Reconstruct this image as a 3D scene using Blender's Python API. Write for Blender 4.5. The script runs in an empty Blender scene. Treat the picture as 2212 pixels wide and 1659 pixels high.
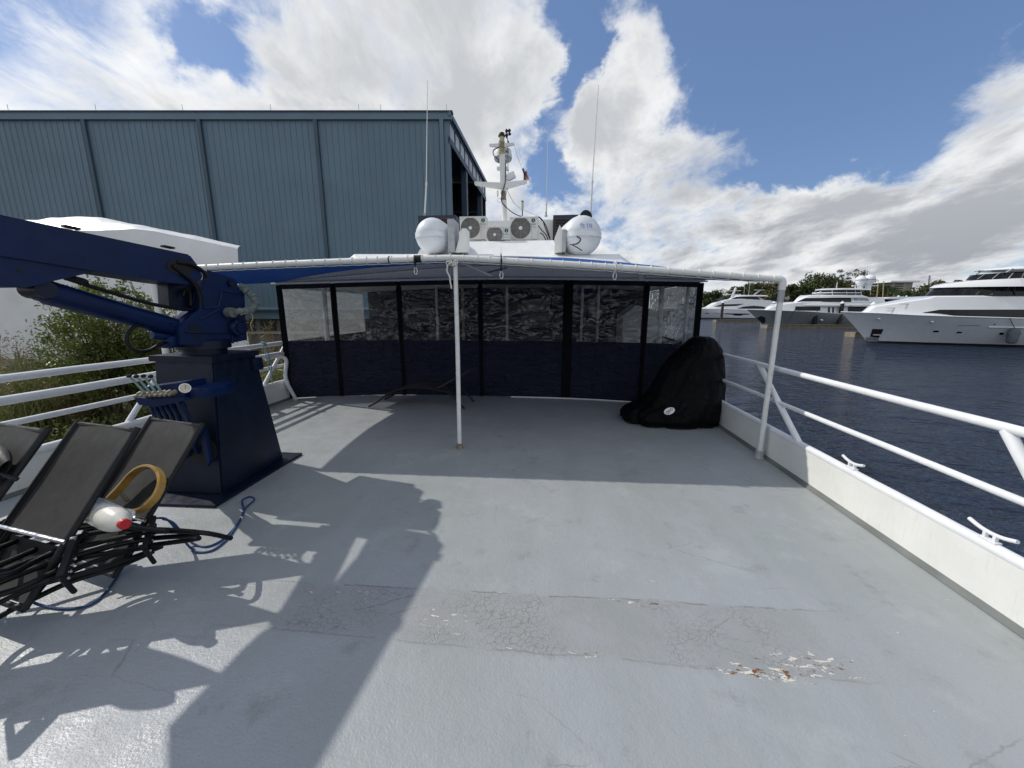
import bpy, bmesh, math, random
from mathutils import Vector, Matrix, noise
SC = bpy.context.scene
COL = SC.collection
R = math.radians

# ------------------------------------------------------------------ camera, sky, sun
EYE = 1.65; PITCH = R(11.06); YAW = R(5.2); FPX = 831.0
cam = bpy.data.cameras.new("camera"); cam.sensor_width = 36; cam.lens = 36 * FPX / 2212
cam.clip_start = 0.05; cam.clip_end = 6000
camo = bpy.data.objects.new("camera", cam); COL.objects.link(camo)
camo.location = (0, 0, EYE); camo.rotation_euler = (R(90) - PITCH, 0, YAW)
SC.camera = camo
SUN = Vector((-1.09, 0.33, 1.0)).normalized()
SC.view_settings.view_transform = 'Standard'; SC.view_settings.look = 'None'
SC.view_settings.gamma = 1; SC.view_settings.exposure = 0.33
sl = bpy.data.lights.new("sun", 'SUN'); sl.energy = 2.45; sl.angle = R(0.6); sl.color = (1.0, 0.95, 0.87)
slo = bpy.data.objects.new("sun", sl); COL.objects.link(slo)
slo.location = (-20, 6, 30); slo.rotation_euler = SUN.to_track_quat('Z', 'Y').to_euler()


class G:
    """small node-graph helper"""
    def __init__(s, tree): s.t = tree
    def add(s, typ, props=None, **ins):
        n = s.t.nodes.new(typ)
        for k, v in (props or {}).items(): setattr(n, k, v)
        for k, v in ins.items():
            k2 = int(k[1:]) if k[0] == '_' else k.replace('__', ' ')
            s.put(n.inputs[k2], v)
        return n
    def put(s, sock, v):
        if isinstance(v, bpy.types.NodeSocket): s.t.links.new(v, sock)
        else:
            if hasattr(sock.default_value, '__len__') and isinstance(v, (tuple, list)) and len(v) == 3 and len(sock.default_value) == 4: v = (*v, 1)
            sock.default_value = v
    def m(s, op, a, b=0.0, c=0.0, clamp=False):
        n = s.add('ShaderNodeMath', {'operation': op, 'use_clamp': clamp}, _0=a, _1=b, _2=c); return n.outputs[0]
    def vm(s, op, a, b=(0, 0, 0)):
        n = s.add('ShaderNodeVectorMath', {'operation': op}, _0=a, _1=b)
        return n.outputs['Value'] if op in ('DOT_PRODUCT', 'LENGTH', 'DISTANCE') else n.outputs[0]
    def mix(s, f, a, b, mode='MIX'):
        n = s.add('ShaderNodeMix', {'data_type': 'RGBA', 'blend_type': mode}, _0=f, _6=a, _7=b); return n.outputs[2]
    def noise(s, vec, scale, detail=4, rough=.55, dist=0.0, col=False):
        n = s.add('ShaderNodeTexNoise', None, Vector=vec, Scale=scale, Detail=detail, Roughness=rough, Distortion=dist)
        return n.outputs['Color' if col else 'Fac']
    def voro(s, vec, scale, feature='F1', rnd=1.0):
        n = s.add('ShaderNodeTexVoronoi', {'feature': feature}, Vector=vec, Scale=scale, Randomness=rnd); return n.outputs['Distance']
    def ms(s, v, a, b, lo=0.0, hi=1.0, smooth=True):
        n = s.add('ShaderNodeMapRange', {'interpolation_type': 'SMOOTHSTEP' if smooth else 'LINEAR', 'clamp': True}, _0=v, _1=a, _2=b, _3=lo, _4=hi); return n.outputs[0]
    def mapv(s, vec, loc=(0, 0, 0), rot=(0, 0, 0), scl=(1, 1, 1), typ='POINT'):
        n = s.add('ShaderNodeMapping', {'vector_type': typ}, Vector=vec, Location=loc, Rotation=rot, Scale=scl); return n.outputs[0]
    def xyz(s, vec): return s.add('ShaderNodeSeparateXYZ', None, _0=vec).outputs
    def cxyz(s, x, y, z): return s.add('ShaderNodeCombineXYZ', None, _0=x, _1=y, _2=z).outputs[0]
    def bump(s, h, strength=.3, dist=.01): return s.add('ShaderNodeBump', None, Strength=strength, Distance=dist, Height=h).outputs[0]


# --- pixel of the 2212-wide photograph -> ray / point (ship frame: +Y along the ship, deck z = 0)
def ray(px, py):
    u = (px - 1106) / FPX; v = (829.5 - py) / FPX
    y = math.cos(PITCH) + v * math.sin(PITCH); z = -math.sin(PITCH) + v * math.cos(PITCH)
    return Vector((u * math.cos(YAW) - y * math.sin(YAW), u * math.sin(YAW) + y * math.cos(YAW), z))
def _hit(px, py, i, val):
    d = ray(px, py); o = (0, 0, EYE); return Vector(o) + d * ((val - o[i]) / d[i])
def Xp(px, py, x): return _hit(px, py, 0, x)
def Yp(px, py, y): return _hit(px, py, 1, y)
def Zp(px, py, z=0.0): return _hit(px, py, 2, z)
def Dp(px, py, depth):
    d = ray(px, py); f = -d.x * math.sin(YAW) + d.y * math.cos(YAW); return Vector((0, 0, EYE)) + d * (depth / f)

# ------------------------------------------------------------------ sky with clouds (by direction only)
W = bpy.data.worlds.new("World"); SC.world = W; W.use_nodes = True
wt = W.node_tree; wt.nodes.clear(); g = G(wt)
sky = g.add('ShaderNodeTexSky', {'sky_type': 'NISHITA', 'sun_disc': False, 'sun_elevation': math.asin(SUN.z),
            'sun_rotation': math.atan2(SUN.x, SUN.y), 'air_density': 1.0, 'dust_density': 0.5, 'ozone_density': 1.6})
tc = g.add('ShaderNodeTexCoord'); dirv = tc.outputs['Generated']
dx, dy, dz = g.xyz(dirv)[:3]
FWv = Vector((-math.sin(YAW), math.cos(YAW), 0)); RTv = Vector((math.cos(YAW), math.sin(YAW), 0))
f_ = g.m('MAXIMUM', g.vm('DOT_PRODUCT', dirv, FWv), 0.06)
su = g.m('DIVIDE', g.vm('DOT_PRODUCT', dirv, RTv), f_)
sv = g.m('DIVIDE', dz, f_)
front = g.ms(g.vm('DOT_PRODUCT', dirv, FWv), 0.0, 0.3)
suv0 = g.cxyz(su, sv, 0.0)
# cloud-layer plane coordinates: clouds shrink towards the horizon
hz = g.m('ADD', g.m('MAXIMUM', dz, 0.0), 0.24)
cl = g.cxyz(g.m('DIVIDE', dx, hz), g.m('DIVIDE', dy, hz), 0.0)
cl = g.mapv(cl, rot=(0, 0, R(32)), scl=(1.0, 0.62, 1))
fb = g.noise(cl, 1.5, 9, .6, .35)
fb2 = g.noise(g.mapv(cl, loc=(7, 3, 1)), 5.2, 9, .64, .45)
field = g.m('ADD', g.m('MULTIPLY', g.m('SUBTRACT', fb, .5), 4.2), g.m('MULTIPLY', g.m('SUBTRACT', fb2, .5), 3.0))
wn = g.vm('SUBTRACT', g.noise(g.mapv(dirv, scl=(1, 1, 1.3)), 3.2, 7, .62, .3, True), (.5, .5, .5))
wn2 = g.vm('SUBTRACT', g.noise(dirv, 11.0, 5, .6, .3, True), (.5, .5, .5))
suv = g.vm('ADD', g.vm('ADD', suv0, g.vm('MULTIPLY', wn, (.32, .32, 0))), g.vm('MULTIPLY', wn2, (.11, .11, 0)))
def sky_uv(px, py):
    d = ray(px, py); f = d.dot(FWv); return d.dot(RTv) / f, d.z / f
BL = [  # px, py, rx, ry, rot(deg), weight   (+ cloud, - clear)
    (1470, 560, 1300, 190, 0, .75), (620, 160, 760, 420, 0, 1.0), (1130, 60, 200, 190, 0, .35), (1090, 330, 210, 190, 0, .55),
    (440, 95, 150, 70, -35, -1.6), (560, 25, 90, 70, 0, -.75), (1222, 40, 75, 90, 0, -.9), (1232, 180, 42, 200, 0, -1.2),
    (1225, 390, 70, 70, 0, -1.25), (1370, 190, 190, 125, 65, 1.25), (1330, 290, 120, 130, 0, .5), (1490, 20, 160, 110, 0, -1.1),
    (1560, 300, 260, 62, 20, .7), (1470, 370, 220, 70, 10, .45),
    (1720, 110, 330, 260, 0, -1.5), (1980, 150, 330, 190, 25, -1.1), (1700, 395, 90, 55, 15, -1.0), (1590, 420, 70, 30, 15, -.6), (1808, 300, 52, 40, 15, 1.5),
    (2130, 350, 480, 190, 28, 1.2), (1700, 450, 300, 70, 12, .6), (2190, 90, 240, 70, 35, .75), (1820, 20, 70, 45, 35, .8), (1890, 500, 420, 110, 12, .5)]
blob = 0.0
for (px, py, rx, ry, rot, w) in BL:
    u, v = sky_uv(px, py)
    l = g.vm('LENGTH', g.mapv(suv, (u, v, 0), (0, 0, R(rot)), (rx / FPX, ry / FPX, 1), 'TEXTURE'))
    blob = g.m('ADD', blob, g.m('MULTIPLY', g.ms(l, 0.25, 1.15, 1, 0), w))
bias = g.m('ADD', g.m('MULTIPLY', blob, front), g.m('MULTIPLY', g.m('SUBTRACT', 1.0, front), .9))  # unseen sky behind the camera: mostly cloud, added to keep ambient light high
field = g.m('ADD', field, bias)
dens = g.ms(field, -.15, 1.25)
# brightness inside the clouds: bright rims, grey bellies, brighter towards the sun
sund = g.m('MAXIMUM', g.vm('DOT_PRODUCT', dirv, SUN), 0.0)
belly = g.ms(g.m('ADD', g.m('MULTIPLY', field, .42), g.m('MULTIPLY', g.m('SUBTRACT', g.noise(g.mapv(cl, loc=(1.9, 4.4, 0)), 2.6, 6, .6, .4), .5), 2.2)), .12, 1.0)
low = g.ms(dz, 0.02, .38, 1.0, 0.0)
belly = g.m('MULTIPLY', belly, g.m('ADD', g.m('MULTIPLY', low, .35), .62))
ccol = g.mix(belly, (.72, .73, .735), (.28, .30, .335))
glow = g.m('POWER', sund, 7.0)
ccol = g.mix(1.0, ccol, g.mix(glow, (1, 1, 1), (1.4, 1.38, 1.33)), 'MULTIPLY')
blue = g.mix(1.0, sky.outputs[0], (.075, .08, .09), 'MULTIPLY')
blue = g.mix(.4, blue, (.145, .24, .455))
final = g.mix(dens, blue, ccol)
bg = g.add('ShaderNodeBackground', None, Color=final, Strength=1.0)
wo = g.add('ShaderNodeOutputWorld', None, Surface=bg.outputs[0])

# ------------------------------------------------------------------ materials
def new_mat(name):
    m = bpy.data.materials.new(name); m.use_nodes = True; t = m.node_tree
    return m, G(t), t.nodes['Principled BSDF']
def paint(name, col, rough=.45, var=.12, scale=3.0, metal=0.0, bump=.0, bscale=60., dirt=0.0, dcol=(.25, .2, .14), spec=.5, sheen=0.0, streak=False, rust=0.0, coat=0.0):
    m, g, b = new_mat(name)
    co = g.add('ShaderNodeTexCoord').outputs['Object']
    n1 = g.noise(co, scale, 6, .6)
    c = g.mix(g.ms(n1, .3, .7), tuple(x * (1 - var) for x in col), tuple(min(.92, x * (1 + var)) for x in col))
    if dirt:
        v2 = g.mapv(co, scl=(6, 6, .7)) if streak else co
        n2 = g.noise(v2, scale * 2.3, 8, .65)
        c = g.mix(g.m('MULTIPLY', g.ms(n2, .52, .78), dirt), c, dcol)
    if rust:
        n3 = g.noise(co, 7.5, 8, .7, .3)
        c = g.mix(g.ms(n3, .70 - rust, .76 - rust), c, g.mix(g.noise(co, 30, 3), (.16, .06, .02), (.32, .15, .06)))
    g.put(b.inputs['Base Color'], c)
    g.put(b.inputs['Roughness'], g.ms(g.noise(co, scale * 4, 5), .2, .8, max(0.03, rough - .1), min(1, rough + .12)))
    b.inputs['Metallic'].default_value = metal
    b.inputs['Specular IOR Level'].default_value = spec
    if sheen: b.inputs['Sheen Weight'].default_value = sheen
    if coat: b.inputs['Coat Weight'].default_value = coat; b.inputs['Coat Roughness'].default_value = .08
    if bump: g.put(b.inputs['Normal'], g.bump(g.noise(co, bscale, 5, .6), .6, bump))
    return m

M = {}
M['white'] = paint('white_paint', (.78, .79, .79), .38, .04, 4, dirt=.22, dcol=(.42, .36, .27), bump=.0015, bscale=90)
M['whitewall'] = paint('white_wall_paint', (.75, .76, .73), .5, .04, 3, dirt=.3, dcol=(.48, .43, .34), streak=True, bump=.002, bscale=25)
M['rail'] = paint('white_rail_paint', (.76, .78, .80), .4, .05, 5, dirt=.25, dcol=(.45, .40, .33), bump=.0016, bscale=110, rust=.02)
M['pipe'] = paint('worn_white_pipe', (.72, .73, .72), .45, .06, 8, dirt=.5, dcol=(.40, .33, .25), bump=.0015, bscale=90, rust=.02)
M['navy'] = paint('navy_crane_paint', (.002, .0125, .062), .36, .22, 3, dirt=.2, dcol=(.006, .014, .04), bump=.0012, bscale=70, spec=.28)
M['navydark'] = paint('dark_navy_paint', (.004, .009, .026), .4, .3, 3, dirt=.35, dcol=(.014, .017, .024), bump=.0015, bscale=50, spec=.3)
M['black'] = paint('black_plastic', (.008, .009, .011), .5, .2, 8, spec=.3)
M['zip'] = paint('black_zip_webbing', (.003, .0032, .005), .7, .2, 6, spec=.12)
M['rubber'] = paint('black_rubber_hose', (.0035, .004, .005), .45, .25, 12, dirt=.25, dcol=(.02, .02, .02), spec=.3)
M['steel'] = paint('stainless_steel', (.62, .62, .62), .25, .08, 10, metal=1.0)
M['galv'] = paint('galvanised_grey', (.38, .40, .41), .5, .12, 9, dirt=.4, dcol=(.2, .18, .15))
M['rustmetal'] = paint('rusted_fittings', (.24, .21, .15), .55, .4, 22, dirt=.95, dcol=(.15, .06, .02), bump=.004, bscale=80)
M['greenpaint'] = paint('verdigris_lever', (.20, .29, .27), .5, .2, 15, dirt=.4, dcol=(.08, .09, .08))
M['bluecloth'] = None
M['coving'] = paint('dark_deck_coving', (.135, .15, .145), .6, .2, 3, dirt=.4, dcol=(.08, .08, .07), bump=.003, bscale=30)
M['fascia'] = paint('grey_fascia_paint', (.72, .73, .71), .5, .06, 2, dirt=.3, dcol=(.27, .22, .18), streak=True)
M['mesh'] = paint('charcoal_sling_mesh', (.040, .041, .041), .75, .16, 5, dirt=.3, dcol=(.085, .084, .08), bump=.002, bscale=420, spec=.3)
M['wood'] = paint('varnished_yellow_rim', (.42, .25, .055), .33, .3, 7, dirt=.5, dcol=(.16, .08, .025), coat=.3)
M['jug'] = paint('translucent_white_jug', (.70, .68, .61), .3, .06, 6, dirt=.4, dcol=(.38, .33, .24))
M['red'] = paint('red_cap', (.42, .006, .010), .4, .08, 10)
M['bluerope'] = paint('blue_rope', (.012, .05, .16), .7, .35, 60, bump=.004, bscale=260)
M['paperrope'] = paint('pale_blue_rope', (.22, .36, .44), .75, .4, 50, bump=.004, bscale=200)
M['whiterope'] = paint('white_rope', (.66, .66, .62), .75, .15, 60, bump=.003, bscale=260)
M['greysleeve'] = paint('grey_hose_sleeve', (.14, .16, .15), .75, .3, 14, dirt=.5, dcol=(.06, .065, .06), bump=.012, bscale=30)
M['tarp'] = paint('black_tarp', (.0045, .005, .006), .45, .35, 5, dirt=.5, dcol=(.020, .019, .018), bump=.05, bscale=7, spec=.3)
m_, g_, b_ = new_mat('black_tarp'); M['tarp'] = m_
co_ = g_.add('ShaderNodeTexCoord').outputs['Object']; n_ = g_.noise(co_, 4, 6, .6)
c_ = g_.mix(g_.ms(n_, .3, .7), (.0015, .0018, .0024), (.0038, .0042, .005))
sc_ = g_.m('MULTIPLY', g_.ms(g_.noise(g_.mapv(co_, rot=(.2, .5, .4), scl=(1, 1, .55)), 13, 5, .62, .4), .64, .72), g_.ms(g_.noise(co_, 3.1, 3), .48, .6))
c_ = g_.mix(g_.m('MULTIPLY', sc_, .5), c_, (.06, .056, .05)); c_ = g_.mix(g_.ms(g_.noise(g_.mapv(co_, loc=(4, 4, 4)), 26, 2, .5), .75, .78), c_, (.42, .42, .40))
g_.put(b_.inputs['Base Color'], c_); b_.inputs['Roughness'].default_value = .55; b_.inputs['Specular IOR Level'].default_value = .10
g_.put(b_.inputs['Normal'], g_.bump(g_.m('ADD', g_.noise(g_.mapv(co_, rot=(.4, .3, 0), scl=(1.6, 1.6, .8)), 7, 4, .55, 1.2), g_.m('MULTIPLY', g_.noise(co_, 22, 3), .15)), 1.0, .03))
M['gel'] = paint('white_gelcoat', (.76, .78, .80), .16, .02, .4, coat=.5)
M['gelgrey'] = paint('silver_grey_hull', (.62, .65, .68), .22, .03, .3, coat=.4)
M['gelslate'] = paint('slate_grey_hull', (.235, .265, .28), .2, .04, .3, coat=.4)
M['glass'] = paint('dark_yacht_glass', (.004, .005, .007), .08, .1, 1, spec=.35)
M['boot'] = paint('black_boot_stripe', (.012, .012, .014), .4, .2, 1)
M['dock'] = paint('weathered_dock_timber', (.20, .17, .125), .8, .25, 2, dirt=.5, dcol=(.16, .13, .09), bump=.01, bscale=9)
M['piling'] = paint('black_piling', (.016, .016, .017), .6, .3, 3)
M['fender'] = paint('grey_fender', (.10, .115, .13), .6, .12, 3)
M['raft'] = paint('white_raft_shell', (.70, .73, .76), .33, .05, 3, dirt=.3, dcol=(.42, .38, .32))
M['acwhite'] = paint('ac_casing', (.66, .67, .64), .45, .04, 5, dirt=.35, dcol=(.40, .37, .31), streak=True)
M['grill'] = paint('grille_grey', (.30, .29, .27), .5, .15, 9)
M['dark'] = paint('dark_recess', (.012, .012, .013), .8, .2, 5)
M['amber'] = paint('yellowed_lamp_glass', (.42, .34, .14), .35, .3, 9, dirt=.7, dcol=(.14, .09, .03))
M['ivory'] = paint('ivory_antenna', (.50, .45, .27), .5, .1, 9)
M['hangar'] = paint('slate_blue_cladding', (.135, .208, .265), .5, .06, .5, dirt=.12, dcol=(.065, .10, .125), streak=True, spec=.4)
M['hangartrim'] = paint('dark_blue_trim', (.045, .085, .12), .45, .1, .6)
M['hangarsteel'] = paint('blue_steel_column', (.02, .05, .085), .5, .15, 1)
M['block'] = paint('grey_block_wall', (.13, .135, .12), .85, .3, .8, dirt=.5, dcol=(.05, .05, .045))
M['trans'] = paint('translucent_panel', (.50, .54, .58), .4, .1, .6)
M['wrap'] = paint('white_shrink_wrap', (.74, .76, .78), .4, .05, .5, dirt=.25, dcol=(.52, .53, .54), bump=.05, bscale=1.3)
M['louvre'] = paint('navy_louvre', (.016, .022, .045), .5, .2, 6, dirt=.3, dcol=(.08, .07, .065))
M['louvreslat'] = paint('brown_louvre_slat', (.055, .04, .032), .6, .3, 9)
M['green_badge'] = paint('green_badge', (.008, .085, .06), .4, .05, 5)
M['ink'] = paint('dark_ink', (.03, .035, .04), .6, .05, 5)
M['blueink'] = paint('faded_blue_ink', (.22, .32, .62), .6, .2, 9)
M['dial'] = paint('gauge_dial', (.55, .52, .42), .5, .05, 5)
M['bark'] = paint('bark', (.11, .085, .06), .9, .3, 5, bump=.02, bscale=20)
M['concrete'] = paint('concrete', (.36, .34, .30), .85, .15, .7, dirt=.4, dcol=(.2, .19, .16))
M['curtainin'] = paint('interior_bulkhead', (.012, .013, .015), .7, .12, 1.5)
M['tan'] = paint('tan_post', (.42, .33, .20), .5, .1, 4)

def foliage(name, ca, cb, scale=1.2, trans=.35):
    m, g, b = new_mat(name)
    inf = g.add('ShaderNodeNewGeometry')
    n = g.noise(inf.outputs['Position'], scale, 4)
    rnd = inf.outputs['Random Per Island']
    c = g.mix(g.m('ADD', g.m('MULTIPLY', g.ms(n, .35, .65), .55), g.m('MULTIPLY', rnd, .45)), ca, cb)
    g.put(b.inputs['Base Color'], c); b.inputs['Roughness'].default_value = .5
    tr = g.add('ShaderNodeBsdfTranslucent'); g.put(tr.inputs[0], c)
    mx = g.add('ShaderNodeMixShader', None, _0=trans); g.t.links.new(b.outputs[0], mx.inputs[1]); g.t.links.new(tr.outputs[0], mx.inputs[2])
    g.t.links.new(mx.outputs[0], g.t.nodes['Material Output'].inputs[0]); return m
M['leaf'] = foliage('shrub_leaf', (.045, .074, .010), (.165, .205, .04), 1.6)
M['leaflight'] = foliage('light_shrub_leaf', (.06, .095, .013), (.20, .23, .05), 1.6)
M['reed'] = foliage('reed_blade', (.10, .13, .03), (.24, .25, .09), 2)
M['dry'] = foliage('dry_grass', (.11, .085, .035), (.28, .215, .11), 2)
M['grass'] = foliage('bank_grass', (.028, .050, .007), (.125, .135, .038), 1.3)
M['tree'] = foliage('tree_leaf', (.022, .040, .009), (.085, .115, .028), .18, .25)
M['treeolive'] = foliage('olive_tree_leaf', (.05, .055, .014), (.14, .13, .04), .2, .25)
M['treebrown'] = foliage('bare_twig', (.05, .036, .026), (.105, .085, .055), .25, .1)
M['palm'] = foliage('palm_frond', (.03, .055, .012), (.11, .13, .035), .3, .25)

# blue awning cloth
m, g, b = new_mat('blue_awning_cloth')
co = g.add('ShaderNodeTexCoord').outputs['Object']
c = g.mix(g.ms(g.noise(co, 2.2, 5), .3, .7), (.003, .075, .36), (.005, .12, .48))
g.put(b.inputs['Base Color'], c); b.inputs['Roughness'].default_value = .6
tr = g.add('ShaderNodeBsdfTranslucent', None, Color=(.0005, .012, .07, 1))
mx = g.add('ShaderNodeMixShader', None, _0=.35, _1=b.outputs[0], _2=tr.outputs[0])
g.t.links.new(mx.outputs[0], g.t.nodes['Material Output'].inputs[0])
g.put(b.inputs['Normal'], g.bump(g.noise(co, 5, 3), .35, .03)); M['bluecloth'] = m

# navy vinyl curtain
m, g, b = new_mat('navy_vinyl_curtain')
co = g.add('ShaderNodeTexCoord').outputs['Object']
g.put(b.inputs['Base Color'], g.mix(g.noise(co, 1.5, 5), (.0035, .006, .021), (.007, .0115, .036)))
b.inputs['Roughness'].default_value = .5; b.inputs['Specular IOR Level'].default_value = .34
h = g.m('ADD', g.noise(g.mapv(co, scl=(1.3, 1.3, .5)), 3.2, 4, .5, .8), g.m('MULTIPLY', g.noise(g.mapv(co, rot=(.3, .8, 0), scl=(2, 2, 6)), 2.4, 3, .5, 1.2), .5))
h = g.m('ADD', h, g.m('MULTIPLY', g.noise(g.mapv(co, rot=(.9, .2, .3), scl=(1, 1, 3)), 9, 3, .5, 1.6), .25))
g.put(b.inputs['Normal'], g.bump(h, 1.0, .10)); M['vinyl'] = m

# clear crinkled vinyl window
m, g, b = new_mat('clear_vinyl')
t = g.t
co = g.add('ShaderNodeTexCoord').outputs['Object']
h = g.noise(g.mapv(co, scl=(1, 1, 1.7)), 3.5, .8, .4, 1.4)
nrm = g.bump(h, 1.0, .13)
gl = g.add('ShaderNodeBsdfGlossy', {'distribution': 'GGX'}, Color=(.9, .92, .95, 1), Roughness=.03, Normal=nrm)
tp = g.add('ShaderNodeBsdfTransparent', None, Color=(.72, .74, .75, 1))
df = g.add('ShaderNodeBsdfDiffuse', None, Color=(.35, .36, .36, 1), Roughness=0.)
tl_ = g.add('ShaderNodeBsdfTranslucent', None, Color=(.8, .8, .78, 1))
mxa = g.add('ShaderNodeMixShader', None, _0=.6, _1=df.outputs[0], _2=tl_.outputs[0])
mx0 = g.add('ShaderNodeMixShader', None, _0=.05, _1=tp.outputs[0], _2=mxa.outputs[0])
lw = g.add('ShaderNodeLayerWeight', None, Blend=.25, Normal=nrm)
mx = g.add('ShaderNodeMixShader', None, _0=g.ms(lw.outputs['Fresnel'], 0., 1., .05, .7, False), _1=mx0.outputs[0], _2=gl.outputs[0])
t.links.new(mx.outputs[0], t.nodes['Material Output'].inputs[0]); M['clear'] = m
M['clearend'] = M['clear'].copy(); M['clearend'].name = 'smooth_clear_vinyl'
for n_ in M['clearend'].node_tree.nodes:
    if n_.type == 'BUMP': n_.inputs['Distance'].default_value = .03
    if n_.type == 'MIX_SHADER' and not n_.inputs[0].is_linked and abs(n_.inputs[0].default_value - .05) < 1e-4: n_.inputs[0].default_value = .09
M['clearside'] = M['clearend'].copy(); M['clearside'].name = 'hazy_side_vinyl'
for n_ in M['clearside'].node_tree.nodes:
    if n_.type == 'MIX_SHADER' and not n_.inputs[0].is_linked and abs(n_.inputs[0].default_value - .09) < 1e-4: n_.inputs[0].default_value = .30

# flag
m, g, b = new_mat('flag_cloth')
uv = g.add('ShaderNodeUVMap').outputs[0]; x, y, _ = g.xyz(uv)[:3]
st = g.m('GREATER_THAN', g.m('FRACT', g.m('MULTIPLY', y, 6.5)), .5)
c = g.mix(st, (.50, .03, .05), (.85, .84, .82))
can = g.m('MULTIPLY', g.m('LESS_THAN', x, .42), g.m('GREATER_THAN', y, .46))
stars = g.m('LESS_THAN', g.voro(g.mapv(uv, scl=(1, .55, 1)), 16, rnd=.0), .22)
c = g.mix(can, c, g.mix(stars, (.02, .03, .12), (.6, .6, .62)))
g.put(b.inputs['Base Color'], c); b.inputs['Roughness'].default_value = .8; M['flag'] = m

# deck paint: lavender-grey and green-grey patches, orange-peel texture, a cracked strip, chips and rust
m, g, b = new_mat('grey_deck_paint')
co = g.add('ShaderNodeTexCoord').outputs['Object']
px_, py_, pz_ = g.xyz(co)[:3]
wob = g.m('MULTIPLY', g.m('SUBTRACT', g.noise(co, 2.4, 6, .65), .5), .16)
big = g.noise(co, .55, 4, .5); mid = g.noise(g.mapv(co, scl=(2.5, .8, 1)), 1.1, 5, .6)
base = g.mix(g.ms(g.m('ADD', g.m('MULTIPLY', big, .6), g.m('MULTIPLY', mid, .4)), .38, .62), (.302, .325, .327), (.340, .360, .379))
base = g.mix(g.m('MULTIPLY', g.ms(g.noise(g.mapv(co, loc=(5, 1, 0)), 1.9, 7, .7), .52, .70), .7), base, (.375, .402, .408))
base = g.mix(g.m('MULTIPLY', g.ms(g.noise(g.mapv(co, loc=(2, 9, 0)), 3.1, 8, .72), .55, .72), .6), base, (.205, .218, .205))
# faint roller lanes along the ship
lane = g.ms(g.m('ABSOLUTE', g.m('SUBTRACT', g.m('FRACT', g.m('ADD', g.m('MULTIPLY', px_, 1.35), wob)), .5)), .42, .5)
base = g.mix(g.m('MULTIPLY', lane, .14), base, (.37, .388, .388))
# the strip: between two lines across the deck
y_hi = g.m('ADD', g.m('MULTIPLY', px_, .018), 1.985); y_lo = g.m('ADD', g.m('MULTIPLY', px_, -.012), 1.60)
e = g.m('ADD', py_, g.m('MULTIPLY', wob, .55))
ins = g.m('MULTIPLY', g.ms(g.m('SUBTRACT', y_hi, e), -.03, .03), g.ms(g.m('SUBTRACT', e, y_lo), -.05, .05))
endr = g.ms(g.m('ADD', px_, g.m('MULTIPLY', wob, 2.0)), 1.30, 1.75, 1, 0)
endl = g.ms(g.m('ADD', px_, g.m('MULTIPLY', wob, 3.0)), -2.3, -1.2)
ins = g.m('MULTIPLY', ins, g.m('MULTIPLY', endr, endl))
strip = g.mix(g.ms(g.noise(co, 3.3, 7, .7), .35, .68), (.262, .272, .266), (.312, .315, .328))
base = g.mix(g.m('MULTIPLY', ins, .6), base, strip)
cvec = g.add('ShaderNodeVectorMath', {'operation': 'ADD'}, _0=co, _1=g.vm('MULTIPLY', g.noise(co, 14, 4, .6, 0, True), (.05, .05, 0))).outputs[0]
crk = g.ms(g.voro(cvec, 30, 'DISTANCE_TO_EDGE'), .0, .06, 1, 0)
crkm = g.m('MULTIPLY', g.ms(g.noise(g.mapv(co, loc=(3, 3, 3)), 2.6, 5, .6), .44, .60), ins)
base = g.mix(g.m('MULTIPLY', g.m('MULTIPLY', crk, crkm), .5), base, (.13, .125, .115))
# edge seam lines of the strip
for yl, s in ((y_hi, .42), (y_lo, .25)):
    ln = g.ms(g.m('ABSOLUTE', g.m('SUBTRACT', e, yl)), .002, .009, 1, 0)
    ln = g.m('MULTIPLY', g.m('MULTIPLY', ln, g.ms(g.noise(co, 4.1, 5, .7), .42, .56)), g.m('MULTIPLY', g.m('MULTIPLY', endr, endl), s))
    base = g.mix(ln, base, (.07, .06, .05))
# rust and bare chips concentrated in a few places
spots = [(1.04, 1.585, .40, .06, 1.0), (1.28, 1.65, .36, .13, .8), (-.55, 1.76, .30, .14, .6), (.22, 1.60, .16, .05, .6), (.52, 1.975, .30, .03, .75), (-1.25, 1.9, .5, .08, .5), (-.28, 1.98, .12, .05, .6), (1.05, 2.2, .06, .12, .35)]
hot = 0.0
for (x0, y0, rx, ry, w) in spots:
    l = g.vm('LENGTH', g.mapv(co, (x0, y0, 0), (0, 0, 0), (rx, ry, 1), 'TEXTURE'))
    hot = g.m('MAXIMUM', hot, g.m('MULTIPLY', g.ms(l, .1, 1.2, 1, 0), w))
chipn = g.noise(g.mapv(co, scl=(.55, 1.8, 1)), 27, 7, .66, .5)
chipn2 = g.m('ADD', chipn, g.m('MULTIPLY', hot, .20))
halo = g.ms(chipn2, .655, .70)
chip = g.ms(chipn2, .70, .712)
rustn = g.m('ADD', g.noise(g.mapv(co, loc=(8, 2, 0), scl=(1, 2.1, 1)), 21, 7, .68, .5), g.m('MULTIPLY', hot, .185))
rmask = g.ms(rustn, .70, .765)
base = g.mix(g.m('MULTIPLY', halo, .3), base, (.19, .19, .17))
base = g.mix(chip, base, g.mix(g.noise(co, 60, 3), (.58, .56, .48), (.70, .69, .64)))
base = g.mix(rmask, base, g.mix(g.noise(co, 70, 4), (.075, .028, .01), (.27, .11, .03)))
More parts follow.
